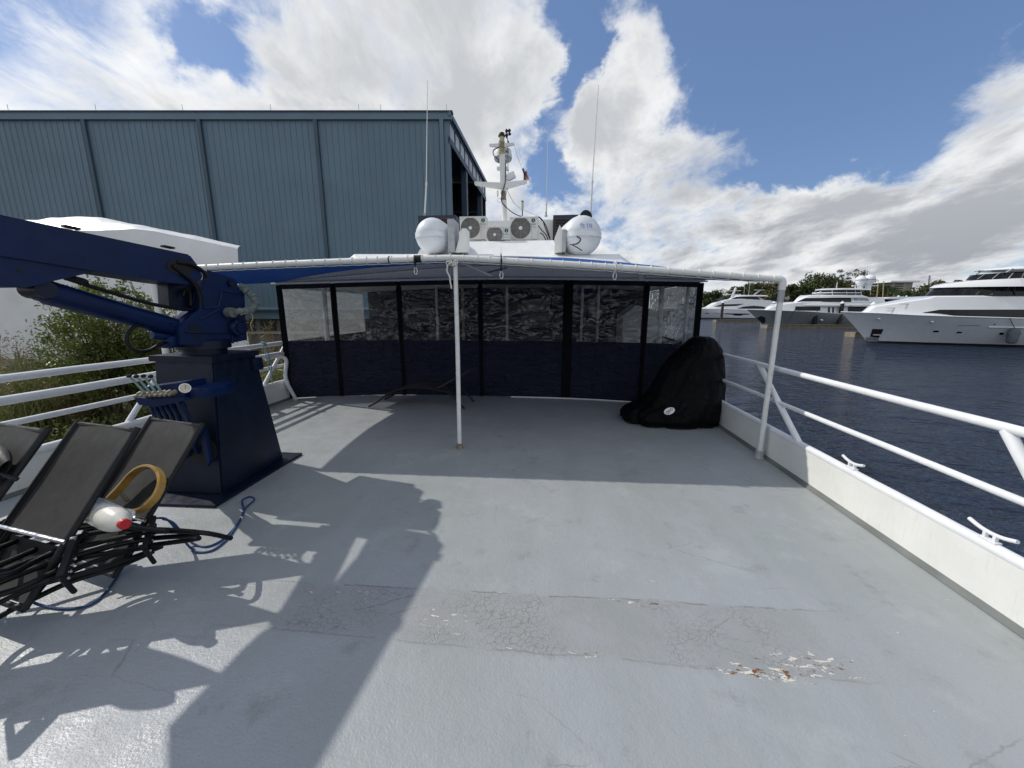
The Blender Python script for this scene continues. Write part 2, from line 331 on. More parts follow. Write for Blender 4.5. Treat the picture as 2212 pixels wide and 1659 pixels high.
# sparse small specks all over
spk = g.ms(g.noise(co, 34, 3, .5), .765, .79)
base = g.mix(g.m('MULTIPLY', spk, .85), base, g.mix(g.ms(g.noise(co, 1.7, 2), .45, .55), (.60, .59, .55), (.10, .06, .035)))
scr = g.ms(g.voro(g.mapv(cvec, rot=(0, 0, .5), scl=(.5, 2.2, 1)), 1.6, 'DISTANCE_TO_EDGE'), .0, .007, 1, 0)
base = g.mix(g.m('MULTIPLY', g.m('MULTIPLY', scr, g.ms(g.noise(co, 1.3, 4), .5, .64)), .5), base, (.16, .155, .145))
g.put(b.inputs['Base Color'], base)
g.put(b.inputs['Roughness'], g.ms(g.noise(co, 5, 5, .6), .25, .75, .35, .55))
peel = g.noise(co, 85, 3, .55); peel2 = g.noise(co, 22, 4, .6)
hgt = g.m('ADD', g.m('MULTIPLY', peel, .55), g.m('ADD', g.m('MULTIPLY', peel2, .8), g.m('MULTIPLY', g.m('ADD', chip, g.m('MULTIPLY', g.m('MULTIPLY', crk, crkm), .6)), -.5)))
g.put(b.inputs['Normal'], g.bump(hgt, .55, .0075)); M['deck'] = m

# water
m, g, b = new_mat('dark_harbour_water')
pos = g.add('ShaderNodeNewGeometry').outputs['Position']
b.inputs['Base Color'].default_value = (.016, .028, .056, 1); b.inputs['Roughness'].default_value = .04; b.inputs['IOR'].default_value = 1.33
wv = g.mapv(pos, rot=(0, 0, R(-14)), scl=(.75, 1.25, 1))
hh = g.m('ADD', g.m('MULTIPLY', g.noise(wv, .9, 3, .45, .5), 1.5), g.m('ADD', g.m('MULTIPLY', g.noise(wv, 2.6, 3, .5, .6), .5), g.m('MULTIPLY', g.noise(wv, 6.0, 3, .6), .22)))
g.put(b.inputs['Normal'], g.bump(hh, 1.0, .58)); M['water'] = m

m, g, b = new_mat('bank_earth')
pos = g.add('ShaderNodeNewGeometry').outputs['Position']
c = g.mix(g.ms(g.noise(pos, .8, 7, .65), .35, .65), (.028, .028, .014), (.09, .08, .045))
g.put(b.inputs['Base Color'], c); b.inputs['Roughness'].default_value = .95
g.put(b.inputs['Normal'], g.bump(g.noise(pos, 6, 6, .7), 1, .08)); M['earth'] = m

# ------------------------------------------------------------------ object helpers
def world_loc(o):
    v = Vector((0, 0, 0))
    while o is not None: v = v + Vector(o.location); o = o.parent
    return v
def props(o, label=None, cat=None, group=None, kind=None):
    if label: o['label'] = label
    if cat: o['category'] = cat
    if group: o['group'] = group
    if kind: o['kind'] = kind
    return o
def thing(name, label, cat, loc=(0, 0, 0), group=None):
    o = bpy.data.objects.new(name, None); o.empty_display_size = .2; COL.objects.link(o); o.location = loc
    return props(o, label, cat, group)
def put_mesh(name, me, mat, parent):
    o = bpy.data.objects.new(name, me); COL.objects.link(o)
    if mat is not None: me.materials.append(mat)
    if parent is not None: o.parent = parent
    return o
def copy_tree(o, parent=None):
    c = o.copy(); COL.objects.link(c); c.parent = parent
    for ch in list(o.children): copy_tree(ch, c)
    return c

class MB:
    def __init__(s): s.b = bmesh.new()
    def face(s, vs):
        try: return s.b.faces.new(vs)
        except ValueError: return None
    def poly(s, pts): return s.face([s.b.verts.new(p) for p in pts])
    def box(s, c, d, rz=0.0, bev=0.0, rot=None):
        mt = Matrix.Translation(c) @ (rot if rot is not None else Matrix.Rotation(rz, 4, 'Z')) @ Matrix.Diagonal((d[0], d[1], d[2], 1))
        r = bmesh.ops.create_cube(s.b, size=1, matrix=mt)
        if bev:
            es = list({e for v in r['verts'] for e in v.link_edges})
            bmesh.ops.bevel(s.b, geom=es, offset=bev, segments=2, affect='EDGES', profile=.6)
        return s
    def bar(s, a, b, w, h, up=(0, 0, 1), bev=0.0):
        a = Vector(a); b = Vector(b); d = b - a; y = d.normalized(); x = y.cross(Vector(up)).normalized(); z = x.cross(y)
        rot = Matrix((x, y, z)).transposed().to_4x4()
        return s.box((a + b) / 2, (w, d.length, h), rot=rot, bev=bev)
    def tube(s, pts, r, seg=10, caps=True, rr=None):
        pts = [Vector(p) for p in pts]; rings = []; n = len(pts); pu = None
        for i, p in enumerate(pts):
            t = (pts[min(i + 1, n - 1)] - pts[max(i - 1, 0)]).normalized()
            if pu is None:
                pu = t.cross(Vector((0, 0, 1)));
                if pu.length < 1e-3: pu = t.cross(Vector((1, 0, 0)))
            pu = (pu - t * pu.dot(t)).normalized(); q = t.cross(pu)
            rad = rr[i] if rr else r
            rings.append([s.b.verts.new(p + (pu * math.cos(2 * math.pi * k / seg) + q * math.sin(2 * math.pi * k / seg)) * rad) for k in range(seg)])
        for a, b in zip(rings, rings[1:]):
            for k in range(seg): s.face((a[k], a[(k + 1) % seg], b[(k + 1) % seg], b[k]))
        if caps: s.face(rings[0][::-1]); s.face(rings[-1])
        return s
    def lathe(s, o, prof, seg=24, axis=(0, 0, 1), caps=True):
        o = Vector(o); ax = Vector(axis).normalized(); u = ax.cross(Vector((0, 0, 1)))
        if u.length < 1e-3: u = Vector((1, 0, 0))
        u.normalize(); w = ax.cross(u); rings = []
        for (r, h) in prof:
            rings.append([s.b.verts.new(o + ax * h + (u * math.cos(2 * math.pi * k / seg) + w * math.sin(2 * math.pi * k / seg)) * max(r, 1e-4)) for k in range(seg)])
        for a, b in zip(rings, rings[1:]):
            for k in range(seg): s.face((a[k], a[(k + 1) % seg], b[(k + 1) % seg], b[k]))
        if caps: s.face(rings[0][::-1]); s.face(rings[-1])
        return s
    def prism(s, pts, off):
        off = Vector(off); a = [s.b.verts.new(p) for p in pts]; b = [s.b.verts.new(Vector(p) + off) for p in pts]; n = len(a)
        s.face(a); s.face(b[::-1])
        for k in range(n): s.face((a[k], b[k], b[(k + 1) % n], a[(k + 1) % n]))
        return s
    def grid(s, rows, close=False):
        vr = [[s.b.verts.new(p) for p in r] for r in rows]
        for a, b in zip(vr, vr[1:]):
            n = len(a)
            for k in range(n if close else n - 1): s.face((a[k], a[(k + 1) % n], b[(k + 1) % n], b[k]))
        return vr
    def torus(s, c, Rr, r, axis=(0, 0, 1), seg=32, rs=8):
        ax = Vector(axis).normalized(); u = ax.cross(Vector((0, 0, 1)))
        if u.length < 1e-3: u = Vector((1, 0, 0))
        u.normalize(); w = ax.cross(u); c = Vector(c); rows = []
        for i in range(seg):
            a = 2 * math.pi * i / seg; d = u * math.cos(a) + w * math.sin(a)
            rows.append([s.b.verts.new(c + d * (Rr + r * math.cos(2 * math.pi * k / rs)) + ax * r * math.sin(2 * math.pi * k / rs)) for k in range(rs)])
        for i in range(seg):
            a, b = rows[i], rows[(i + 1) % seg]
            for k in range(rs): s.face((a[k], a[(k + 1) % rs], b[(k + 1) % rs], b[k]))
        return s
    def split(s, name, mat, parent, **kw):
        s.b.verts.index_update(); seen = set(); out = []
        for v in s.b.verts:
            if v in seen: continue
            st = [v]; seen.add(v); comp = []
            while st:
                q = st.pop(); comp.append(q)
                for e in q.link_edges:
                    w = e.other_vert(q)
                    if w not in seen: seen.add(w); st.append(w)
            m2 = MB(); mp_ = {q: m2.b.verts.new(q.co) for q in comp}
            for f in {f for q in comp for f in q.link_faces}: m2.face([mp_[q] for q in f.verts])
            out.append(m2.build(name, mat, parent, **kw))
        s.b.free(); return out
    def build(s, name, mat, parent=None, smooth=True, recalc=True, ang=35):
        if recalc: bmesh.ops.recalc_face_normals(s.b, faces=s.b.faces[:])
        if parent is not None:
            bmesh.ops.translate(s.b, verts=s.b.verts[:], vec=-world_loc(parent))
        me = bpy.data.meshes.new(name); s.b.to_mesh(me); s.b.free()
        if smooth:
            me.polygons.foreach_set('use_smooth', [True] * len(me.polygons))
            try: me.set_sharp_from_angle(angle=R(ang))
            except Exception: pass
        return put_mesh(name, me, mat, parent)
def text(name, s, size, loc, rot, mat, parent, ext=.002, shear=0.0, sx=1.0):
    cu = bpy.data.curves.new(name, 'FONT'); cu.body = s; cu.size = size; cu.extrude = ext; cu.shear = shear
    cu.align_x = 'CENTER'; cu.align_y = 'CENTER'; cu.materials.append(mat)
    tmp = bpy.data.objects.new(name, cu); me = bpy.data.meshes.new_from_object(tmp); bpy.data.objects.remove(tmp)
    o = bpy.data.objects.new(name, me); COL.objects.link(o); o.parent = parent
    o.location = Vector(loc) - world_loc(parent); o.rotation_euler = rot; o.scale = (sx, 1, 1); return o
def smooth_path(pts, n=6):
    pts = [Vector(p) for p in pts]; out = []
    for i in range(len(pts) - 1):
        p0 = pts[max(i - 1, 0)]; p1 = pts[i]; p2 = pts[i + 1]; p3 = pts[min(i + 2, len(pts) - 1)]
        for k in range(n):
            t = k / n
            out.append(.5 * ((2 * p1) + (p2 - p0) * t + (2 * p0 - 5 * p1 + 4 * p2 - p3) * t * t + (3 * p1 - p0 - 3 * p2 + p3) * t ** 3))
    out.append(pts[-1]); return out
def interp(tab, x):
    if x <= tab[0][0]: return tab[0][1]
    for (a, va), (b, vb) in zip(tab, tab[1:]):
        if x <= b: return va + (vb - va) * (x - a) / max(1e-6, b - a)
    return tab[-1][1]

# ------------------------------------------------------------------ setting: water, bank, deck
rnd = random.Random(7)
WZ = -2.1
mb = MB(); mb.poly([(-1500, -1500, WZ), (2500, -1500, WZ), (2500, 3500, WZ), (-1500, 3500, WZ)])
props(mb.build('water', M['water'], smooth=False), kind='structure')

def bank_h(x, y):
    e = max(0.0, min(1.0, (-6.0 - x) / 1.6))
    return WZ - .4 + e * (1.75 + .25 * noise.noise((x * .35, y * .35, 0))) + .1 * e * noise.noise((x * 1.3, y * 1.3, 3))
mb = MB(); rows = []
xs = [-5.9 - i * .4 for i in range(20)] + [-14 - i * 2.5 for i in range(18)] + [-70, -110, -260]
ys = [-30, -20, -14] + [-10 + i * .6 for i in range(60)] + [28, 32, 37, 44, 60, 95, 160]
for y in ys: rows.append([(x - (max(0, y - 40) * .2), y, bank_h(x, y)) for x in xs])
mb.grid(rows); props(mb.build('bank', M['earth']), kind='structure')

XR, XL = 2.47, -4.75          # inner faces of the bulwarks
mb = MB(); mb.prism([(XL - .1, -6, 0), (XR + .1, -6, 0), (XR + .1, 10.2, 0), (XL - .1, 10.2, 0)], (0, 0, -2.5))
props(mb.build('deck', M['deck'], smooth=False), kind='structure')

# ------------------------------------------------------------------ bulwarks and railings
def coving(mb, x, s, y0, y1):
    mb.prism([(x, y0, .004), (x - s * .03, y0, .004), (x - s * .008, y0, .028), (x, y0, .036)], (0, y1 - y0, 0))
def bulwark(side, x, y0, y1, h, label):
    t = thing('bulwark', label, 'bulwark', (x, 1, 0))
    mb = MB(); mb.box((x + side * .04, (y0 + y1) / 2, h / 2 + .003), (.08, y1 - y0, h - .002)); mb.build('panel', M['whitewall'], t)
    mb = MB(); n = 40
    mb.tube([(x + side * .03, y0 + (y1 - y0) * i / n, h + .008 + .006 * noise.noise((i * .7, side, 0))) for i in range(n + 1)], .034 if side > 0 else .045, 12); mb.build('cap_rail', M['rail'], t)
    mb = MB(); coving(mb, x, side, y0, y1); mb.build('deck_coving', M['coving'], t, smooth=False)
    return t
bulwark(1, XR, -5.5, 10.1, .33, 'white steel bulwark with rounded cap along the water side of the deck')
bulwark(-1, XL, -5.5, 6.6, .33, 'white steel bulwark along the grassy bank side, behind the black loungers')

def railing(side, x, y0, y1, rails, braces, label, ends=True):
    t = thing('railing', label, 'railing', (x, 1, .34))
    for (nm, z, r) in rails:
        mb = MB(); n = 26
        mb.tube([(x, y0 + (y1 - y0) * i / n, z + .008 * noise.noise((i * .5, z * 5, side))) for i in range(n + 1)], r, 14); mb.build(nm, M['rail'], t)
    for (ya, za, yb, zb) in braces:
        mb = MB(); mb.tube([(x, ya, za), (x, yb, zb)], .03, 12); mb.build('brace', M['rail'], t)
    return t
p1 = Xp(1640, 792, 2.5); p2 = Xp(1727, 962, 2.5); q1 = Xp(2170, 950, 2.5)
railing(1, 2.5, -5.4, 9.9, [('top_rail', 1.01, .027), ('middle_rail', .655, .022)],
        [(p1.y, 1.0, p2.y, .34), (q1.y, 1.0, q1.y - .5, .34), (q1.y - 2.3, 1.0, q1.y - 2.8, .34), (7.2, 1.0, 6.7, .34), (9.4, 1.0, 8.9, .34)],
        'white two-bar pipe railing above the dark water')
tl = railing(-1, -4.8, -5.4, 6.72, [('top_rail', 1.04, .036), ('middle_rail', .85, .042), ('lower_rail', .635, .029)],
        [(6.66, .98, 6.02, .36), (4.25, .8, 3.85, .36), (1.2, .8, .8, .36)], 'white three-bar pipe railing in front of the overgrown bank')
a1 = Xp(606, 778, -4.72)
mb = MB(); mb.tube(smooth_path([(-4.8, a1.y - .25, .8), (-4.78, a1.y, .82), (-4.7, a1.y + .12, .74), (-4.66, 6.4, .42), (-4.60, 6.53, .0)], 6), .032, 12); mb.build('end_leg', M['rail'], tl)
a2 = Xp(550, 812, -4.7); mb = MB(); mb.tube(smooth_path([(-4.78, a2.y - .3, .42), (-4.74, a2.y - .1, .52), (-4.68, a2.y, .46), (-4.66, a2.y + .06, .25), (-4.66, a2.y + .08, 0)], 5), .045, 12); mb.build('bent_stub', M['rail'], tl)

# horn cleats on the water side cap
def cleat(px, py, L, label):
    p = Xp(px, py, XR + .03); t = thing('mooring_cleat', label, 'cleat', (p.x, p.y, .38), 'mooring cleats on the bulwark cap')
    mb = MB(); mb.tube(smooth_path([(p.x, p.y - L / 2, .438), (p.x, p.y - L * .25, .420), (p.x, p.y, .414), (p.x, p.y + L * .25, .420), (p.x, p.y + L / 2, .438)], 4), .011, 8); mb.build('horn', M['rail'], t)
    mb = MB(); mb.box((p.x, p.y - .025, .392), (.022, .018, .05), bev=.006); mb.box((p.x, p.y + .025, .392), (.022, .018, .05), bev=.006); mb.box((p.x, p.y, .374), (.04, .09, .012), bev=.004); mb.build('foot', M['rail'], t)
cleat(1840, 1010, .22, 'white horn cleat nearest the awning on the bulwark cap')
cleat(2138, 1165, .24, 'white horn cleat nearest the right picture edge on the bulwark cap')

# ------------------------------------------------------------------ awning
def enc_t(x): return (x + 1.15) / 3.62
def enc_y(x): return 7.12 - .54 * min(1, abs(enc_t(x))) ** 3
def arc_z(x): return 2.56 - .46 * abs(enc_t(x)) ** 2.2
def low_z(x): return 2.165 - .10 * enc_t(x) ** 2
PL, PM, PR = Vector((-4.6, 4.25, 2.09)), Vector((-1.02, 4.33, 2.20)), Vector((2.4, 4.32, 1.945))
def pipe_at(u):                      # u 0..1 left to right
    if u < .51: k = u / .51; return PL.lerp(PM, k) + Vector((0, 0, .012 * math.sin(math.pi * k)))
    k = (u - .51) / .49; return PM.lerp(PR, k) + Vector((0, 0, .012 * math.sin(math.pi * k)))
aw = thing('awning', 'blue cloth awning laced to a white pipe frame over the deck', 'awning', (-1.02, 4.33, 0))
mb = MB(); mb.tube([pipe_at(i / 40) for i in range(41)], .033, 14); mb.build('front_pipe', M['pipe'], aw)
mb = MB(); mb.tube([(PM.x - .008, 4.33, .02), (PM.x, 4.33, 1.2), PM], .025, 14); pole = mb.build('pole', M['pipe'], aw)
mb = MB(); mb.lathe((PM.x - .008, 4.33, .004), [(.045, 0), (.045, .008), (.033, .012), (.033, .06)], 14); mb.build('foot_socket', M['rustmetal'], pole)
mb = MB(); mb.tube([(2.395, 4.32, .02), (2.4, 4.32, 1.3), (2.402, 4.32, 1.87), (2.40, 4.32, 1.93)], .027, 14); pole = mb.build('pole', M['pipe'], aw)
mb = MB(); mb.lathe((2.395, 4.32, .004), [(.05, 0), (.05, .01), (.042, .014), (.042, .09)], 14); mb.build('foot_socket', M['galv'], pole)
mb = MB(); mb.tube([(2.402, 4.32, 1.72), (2.402, 4.32, 1.9)], .032, 14); mb.lathe((2.402, 4.32, 1.755), [(.012, .035), (.012, .06), (.022, .062), (.022, .075)], 8, axis=(1, 0, 0)); mb.build('clamp_sleeve', M['galv'], pole)
mb = MB(); mb.tube([(-4.6, 4.25, .02), (-4.6, 4.25, 2.07)], .034, 14); mb.build('pole', M['pipe'], aw)
mb = MB(); mb.tube(smooth_path([(2.3, 4.32, 1.953), (2.37, 4.32, 1.947), (2.40, 4.32, 1.92), (2.402, 4.32, 1.84)], 5), .036, 14); mb.build('corner_elbow', M['pipe'], aw)
mb = MB(); mb.tube([(PM.x + .03, 4.34, 2.17), (PM.x + .36, 4.6, 2.03)], .012, 8); mb.tube([(PM.x + .3, 4.55, 2.05), (PM.x + .3, 6.9, 2.35)], .014, 8); mb.split('stay', M['galv'], aw)
mb = MB(); rows = []
for i in range(49):
    u = i / 48; a = pipe_at(u); xb = -4.74 + 7.2 * u; bpt = Vector((xb, enc_y(xb) + .05, arc_z(xb) + .0)); row = []
    for k in range(15):
        v = k / 14; p = a.lerp(bpt, v); bu = max(0, min(1, (u - .5) / .17)); sag = (-.07 + .125 * bu * (1 - .45 * max(0, (u - .85) / .15))) * math.sin(math.pi * v) * (1 + .15 * math.sin(u * 9)) - .012 * math.sin(u * math.pi * 2 * 17) * (1 - v) ** 3
        p.z += sag + .012 * noise.noise((u * 12, v * 3, 1)); p.z -= .02 * (1 - v); row.append(p)
    rows.append(row)
mb.grid(rows); mb.build('canopy_cloth', M['bluecloth'], aw, recalc=False)
mb = MB()
for i in range(45):
    u = (i + .5) / 45 + rnd.uniform(-.004, .004); a = pipe_at(u); mb.torus(a, .037, .0055, (pipe_at(min(1, u + .01)) - pipe_at(u - .01)) + Vector((rnd.uniform(-.01, .01), .01, rnd.uniform(-.012, .012))), 14, 5)
for i in range(44):
    a = pipe_at((i + .5) / 45) + Vector((0, .005, -.043)); b = pipe_at((i + 1.5) / 45) + Vector((0, .005, -.043)); c = (a + b) / 2; c.z -= .004; mb.tube([a, c, b], .0045, 5)
mb.build('lacing', M['whiterope'], aw)
mb = MB()
for u in (.385, .405, .62, .70): pass
a = pipe_at(.452); mb.tube([pipe_at(.4475), pipe_at(.4565)], .0395, 12); mb.tube([pipe_at(.404), pipe_at(.4055)], .0392, 12); mb.split('black_tape', M['black'], aw)

def hanging(name, px, py0, py1, strapmat, hookmat, label, kind):
    d = 4.32; top = Yp(px, py0, d); bot = Yp(px, py1, d)
    t = thing(name, label, 'rope', (top.x, d, top.z), 'short lines hanging from the awning pipe')
    if kind == 'hook':
        zc = bot.z + .045
        mb = MB(); mb.torus(top + Vector((0, 0, .0)), .044, .008, (1, .1, .1), 16, 6); mb.tube(smooth_path([top + Vector((0, -.04, -.02)), top + Vector((.004, -.03, -.05)), (top.x - .004, d - .01, zc + .06), (top.x, d, zc + .04)], 4), .008, 6); mb.build('strap', strapmat, t)
        mb = MB(); pts = [(top.x + .017 * math.sin(a) * (1 + .3 * math.cos(a)), d, zc - .04 * math.cos(a)) for a in [2 * math.pi * i / 20 for i in range(21)]]
        mb.tube(pts, .0045, 6); mb.build('snap_hook', hookmat, t)
    else:
        mb = MB()
        for q in range(5): mb.torus(top + Vector((-.03 + .022 * q, -.03, -.035 + .012 * math.sin(q * 2))), .02, .007, (.6 * math.sin(q), 1, .4 * math.cos(q * 3)), 12, 6)
        mb.tube(smooth_path([top + Vector((-.035, -.03, -.05)), top + Vector((-.045, -.03, -.12)), top + Vector((-.02, -.03, -.17)), top + Vector((-.01, -.03, -.24)), (bot.x + .01, d - .03, bot.z)], 5), .009, 7)
        mb.build('cord', strapmat, t)
hanging('hanging_line', 897, 561, 594, M['black'], M['steel'], 'black strap with snap hook hung left of the middle pole', 'hook')
hanging('hanging_line', 975, 562, 624, M['whiterope'], M['steel'], 'knotted white rope end dangling beside the middle pole', 'rope')
hanging('hanging_line', 1083, 558, 603, M['black'], M['steel'], 'black tie with snap hook hung right of the middle pole', 'hook')
hanging('hanging_line', 1329, 573, 605, M['whiterope'], M['steel'], 'white cord with snap hook hung under the right half of the pipe', 'hook')

# ------------------------------------------------------------------ curtained enclosure and deckhouse
dh = thing('deckhouse', 'white deckhouse with arched grey roof edge behind the navy curtain enclosure', 'deckhouse', (-1.15, 9.9, 0))
seams = [-4.74, -3.90, -2.74, -1.23, .36, 1.66, 2.44]
en = thing('curtain_enclosure', 'navy vinyl curtain enclosure with clear windows under the grey arched roof', 'enclosure', (-1.15, 7.1, 0))
def cur_pt(x, z, out=0.0):
    wr = .012 * noise.noise((x * 2.2, z * 1.6, 4)) + .006 * noise.noise((x * 6, z * 5, 2))
    return Vector((x, enc_y(x) - out + wr, z))
for i in range(6):
    x0, x1 = seams[i] + .022, seams[i + 1] - .022; n = 18
    mb = MB(); mb.grid([[cur_pt(x0 + (x1 - x0) * k / n, .015 + 1.055 * j / 14 , 0) for k in range(n + 1)] for j in range(15)])
    pn = mb.build('curtain_panel', M['vinyl'], en, recalc=False)
    mb = MB(); m0 = .03
    mb.grid([[cur_pt(x0 + m0 + (x1 - x0 - 2 * m0) * k / n, 1.07 + (low_z(x0 + (x1 - x0) * k / n) - .075 - 1.07) * j / 10, .0) for k in range(n + 1)] for j in range(11)])
    mb.build('clear_window', M['clearend' if i in (0, 5) else 'clear'], pn, recalc=False)
    mb = MB()
    for (xa, xb) in ((x0 - .005, x0 + m0), (x1 - m0, x1 + .005)):
        mb.grid([[cur_pt(xx, z, .004) for xx in (xa, xb)] for z in (1.06, 1.3, 1.6, 1.9, 2.05)])
    mb.grid([[cur_pt(x0 + (x1 - x0) * k / n, low_z(x0 + (x1 - x0) * k / n) - dzv, .006) for k in range(n + 1)] for dzv in (.08, 0)])
    mb.build('window_border', M['vinyl'], pn, recalc=False)
for i, x in enumerate(seams):
    w = .034 if i not in (4,) else .085
    mb = MB(); mb.prism([(x - w, enc_y(x - w) - .012, .01), (x + w, enc_y(x + w) - .012, .01), (x + w, enc_y(x) + .02, .01), (x - w, enc_y(x) + .02, .01)], (0, 0, low_z(x) - .02)); mb.build('zip_strip', M['zip'], en, smooth=False)
for (xx, s) in ((-4.74, -1), (2.45, 1)):                       # side curtains
    mb = MB(); mb.grid([[(xx + .01 * noise.noise((y * 2, z * 2, 0)), y, z) for y in (6.62, 7.2, 7.9, 8.6, 9.2, 9.8)] for z in (.34, .7, 1.07)]); sp = mb.build('side_panel', M['vinyl'], en, recalc=False)
    mb = MB(); mb.grid([[(xx + .01 * noise.noise((y * 2, z * 2, 0)), y, z) for y in (6.66, 7.2, 7.9, 8.6, 9.2, 9.75)] for z in (1.07, 1.4, 1.75, 2.06)]); mb.build('clear_window', M['clearside'], sp, recalc=False)
    mb = MB(); mb.tube([(xx - s * .38, 7.3, 0), (xx - s * .42, 7.3, 2.1)], .045, 12); mb.build('post', M['rail'], en)
mb = MB(); xr = [seams[0] + (seams[-1] - seams[0]) * i / 60 for i in range(61)]
mb.tube([(x, enc_y(x) - .03, .012) for x in xr[34:54]], .012, 6); mb.build('threshold_strip', M['white'], en)
# roof of the enclosure with arched fascia
mb = MB(); xr = [-4.80 + 7.30 * i / 60 for i in range(61)]
mb.grid([[(x, enc_y(x) - .06, low_z(x) + (max(arc_z(x), low_z(x) + .02) - low_z(x)) * j / 4) for x in xr] for j in range(5)]); mb.build('fascia', M['fascia'], dh)
mb = MB(); mb.grid([[(x, y if y > 7.2 else enc_y(x) - .055, max(arc_z(x), low_z(x) + .02)) for x in xr] for y in (7, 7.7, 8.6, 9.9)]); mb.build('roof', M['white'], dh, recalc=False)
mb = MB(); mb.grid([[(x, y if y > 7.2 else enc_y(x) - .055, low_z(x) + .01) for x in xr] for y in (7, 7.7, 8.6, 9.9)]); mb.build('ceiling', M['fascia'], dh, recalc=False)
mb = MB(); mb.tube([(x, enc_y(x) - .085, low_z(x) + .02) for x in xr], .018, 8); mb.tube([(x, enc_y(x) - .078, low_z(x) + .03 + .20 * max(0, 1 - abs(enc_t(x)) ** 1.3)) for x in xr[2:-2]], .011, 8); mb.tube([(x, enc_y(x) - .07, max(arc_z(x), low_z(x) + .02)) for x in xr], .014, 8); mb.split('gutter_trim', M['fascia'], dh)
mb = MB(); mb.lathe((1.55, 6.82, low_z(1.55) + .01), [(.05, 0), (.06, .04), (.06, .12), (.045, .16)], 14); mb.build('flood_lamp', M['fascia'], dh)
mb = MB(); mb.box((-1.15, 10.05, 1.2), (7.1, .2, 2.4)); wl = mb.build('bulkhead', M['curtainin'], dh)
for (cx, w, z0, z1) in ((-3.3, .9, .95, 1.8), (-.3, .85, .05, 1.95), (1.25, .9, .95, 1.8)):
    mb = MB(); mb.box((cx, 9.935, (z0 + z1) / 2), (w, .03, z1 - z0), bev=.01); fr = mb.build('door' if z0 < .1 else 'window', M['curtainin'], wl)
    mb = MB(); mb.box((cx, 9.91, (max(z0, 1) + z1) / 2), (w - .14, .02, z1 - max(z0, 1) - .12)); mb.build('pane', M['glass'], wl)
for xx in (-2.5, -1.9, -.9, .75, 1.1):
    mb = MB(); mb.tube([(xx, 8.7, 0), (xx, 8.7, 2.15)], .028, 10); mb.build('inner_post', M['rail'] if xx != -1.9 else M['tan'], dh)
# upper deck edge, coaming, cabin
def slab(xs0, xs1, z0, x2, x3, z1, y0, y1): return [(xs0, y0, z0), (xs1, y0, z0), (x3, y0, z1), (x2, y0, z1)], (0, y1 - y0, 0)
fb_ = [Vector((x, 7.75, z)) for x, z in ((-4.42, 2.18), (-3.7, 2.40), (1.42, 2.40), (2.1, 2.18))]; ft_ = [Yp(px, py, 9.0) for px, py in ((735, 575), (765, 549), (1337, 549), (1372, 574))]
mb = MB(); mb.grid([[p for p in fb_], [a.lerp(b, .5) + Vector((0, 0, .02)) for a, b in zip(fb_, ft_)], ft_, [Vector((p.x, 16, p.z)) for p in ft_]]); mb.build('upper_deck_edge', M['white'], dh, recalc=False, ang=20)
c0_ = [Yp(px, 551, 9.1) for px in (1000, 1197)]; c1_ = [Yp(px, 522, 9.75) for px in (1004, 1196)]
mb = MB(); mb.prism([c0_[0], c1_[0], (c1_[0].x, 12.2, c1_[0].z), (c1_[0].x, 12.2, 2.7), (c0_[0].x, 9.1, 2.7)], (c1_[1].x - c1_[0].x, 0, 0)); co_ = mb.build('coaming', M['white'], dh, smooth=False)
mb = MB(); mb.bar(c0_[0].lerp(c0_[1], .41) + Vector((0, -.004, .01)), c1_[0].lerp(c1_[1], .43) + Vector((0, -.004, .002)), .02, .012); mb.build('weld_seam', M['whitewall'], co_)
a = Yp(985, 478, 11.4); b = Yp(1196, 520, 11.4)
mb = MB(); mb.box(((a.x + b.x) / 2, 13.0, (2.8 + a.z) / 2), (b.x - a.x, 3.2, a.z - 2.8), bev=.02); mb.build('cabin', M['whitewall'], dh)
a = Yp(885, 548, 10.8); b = Yp(960, 500, 10.8)
mb = MB(); mb.prism([(a.x, 10.8, 2.78), (b.x + 1, 10.8, 2.78), (b.x + 1, 10.8, b.z), (b.x, 10.8, b.z), (a.x + .3, 10.8, b.z - .45)], (0, 2.2, 0)); mb.build('side_fairing', M['white'], dh, smooth=False)

# storage box and ladder seen at the right end
t = thing('storage_box', 'white storage box with sloping lid seen through the rightmost clear window', 'box', (1.95, 8.5, 0))
mb = MB(); mb.prism([(1.55, 8.2, .95), (1.55, 8.2, 1.52), (1.8, 8.2, 1.72), (2.2, 8.2, 1.62), (2.3, 8.2, 1.1), (2.05, 8.2, .9)], (0, .7, 0)); mb.build('shell', M['white'], t, smooth=False)
mb = MB()
for q in ((1.6, 8.3), (2.2, 8.3), (1.6, 8.8), (2.2, 8.8)): mb.box((q[0], q[1], .46), (.06, .06, .9))
mb.box((1.9, 8.55, .885), (.9, .7, .03)); mb.build('stand', M['black'], t)
t = thing('ladder', 'white pipe ladder standing at the right end of the curtains', 'ladder', (2.62, 7.1, 0))
for px in (1487, 1505):
    p = Yp(px, 640, 7.0); mb = MB(); mb.tube([(p.x, 7.0, .34), (p.x - .01, 7.0, 2.06)], .03, 10); mb.build('rail', M['rail'], t)
pa, pb = Yp(1487, 640, 7.0), Yp(1505, 640, 7.0)
for z in (.62, .92, 1.22, 1.52, 1.82):
    mb = MB(); mb.tube([(pa.x, 7.0, z), (pb.x, 7.0, z)], .014, 8); mb.build('rung', M['rail'], t)

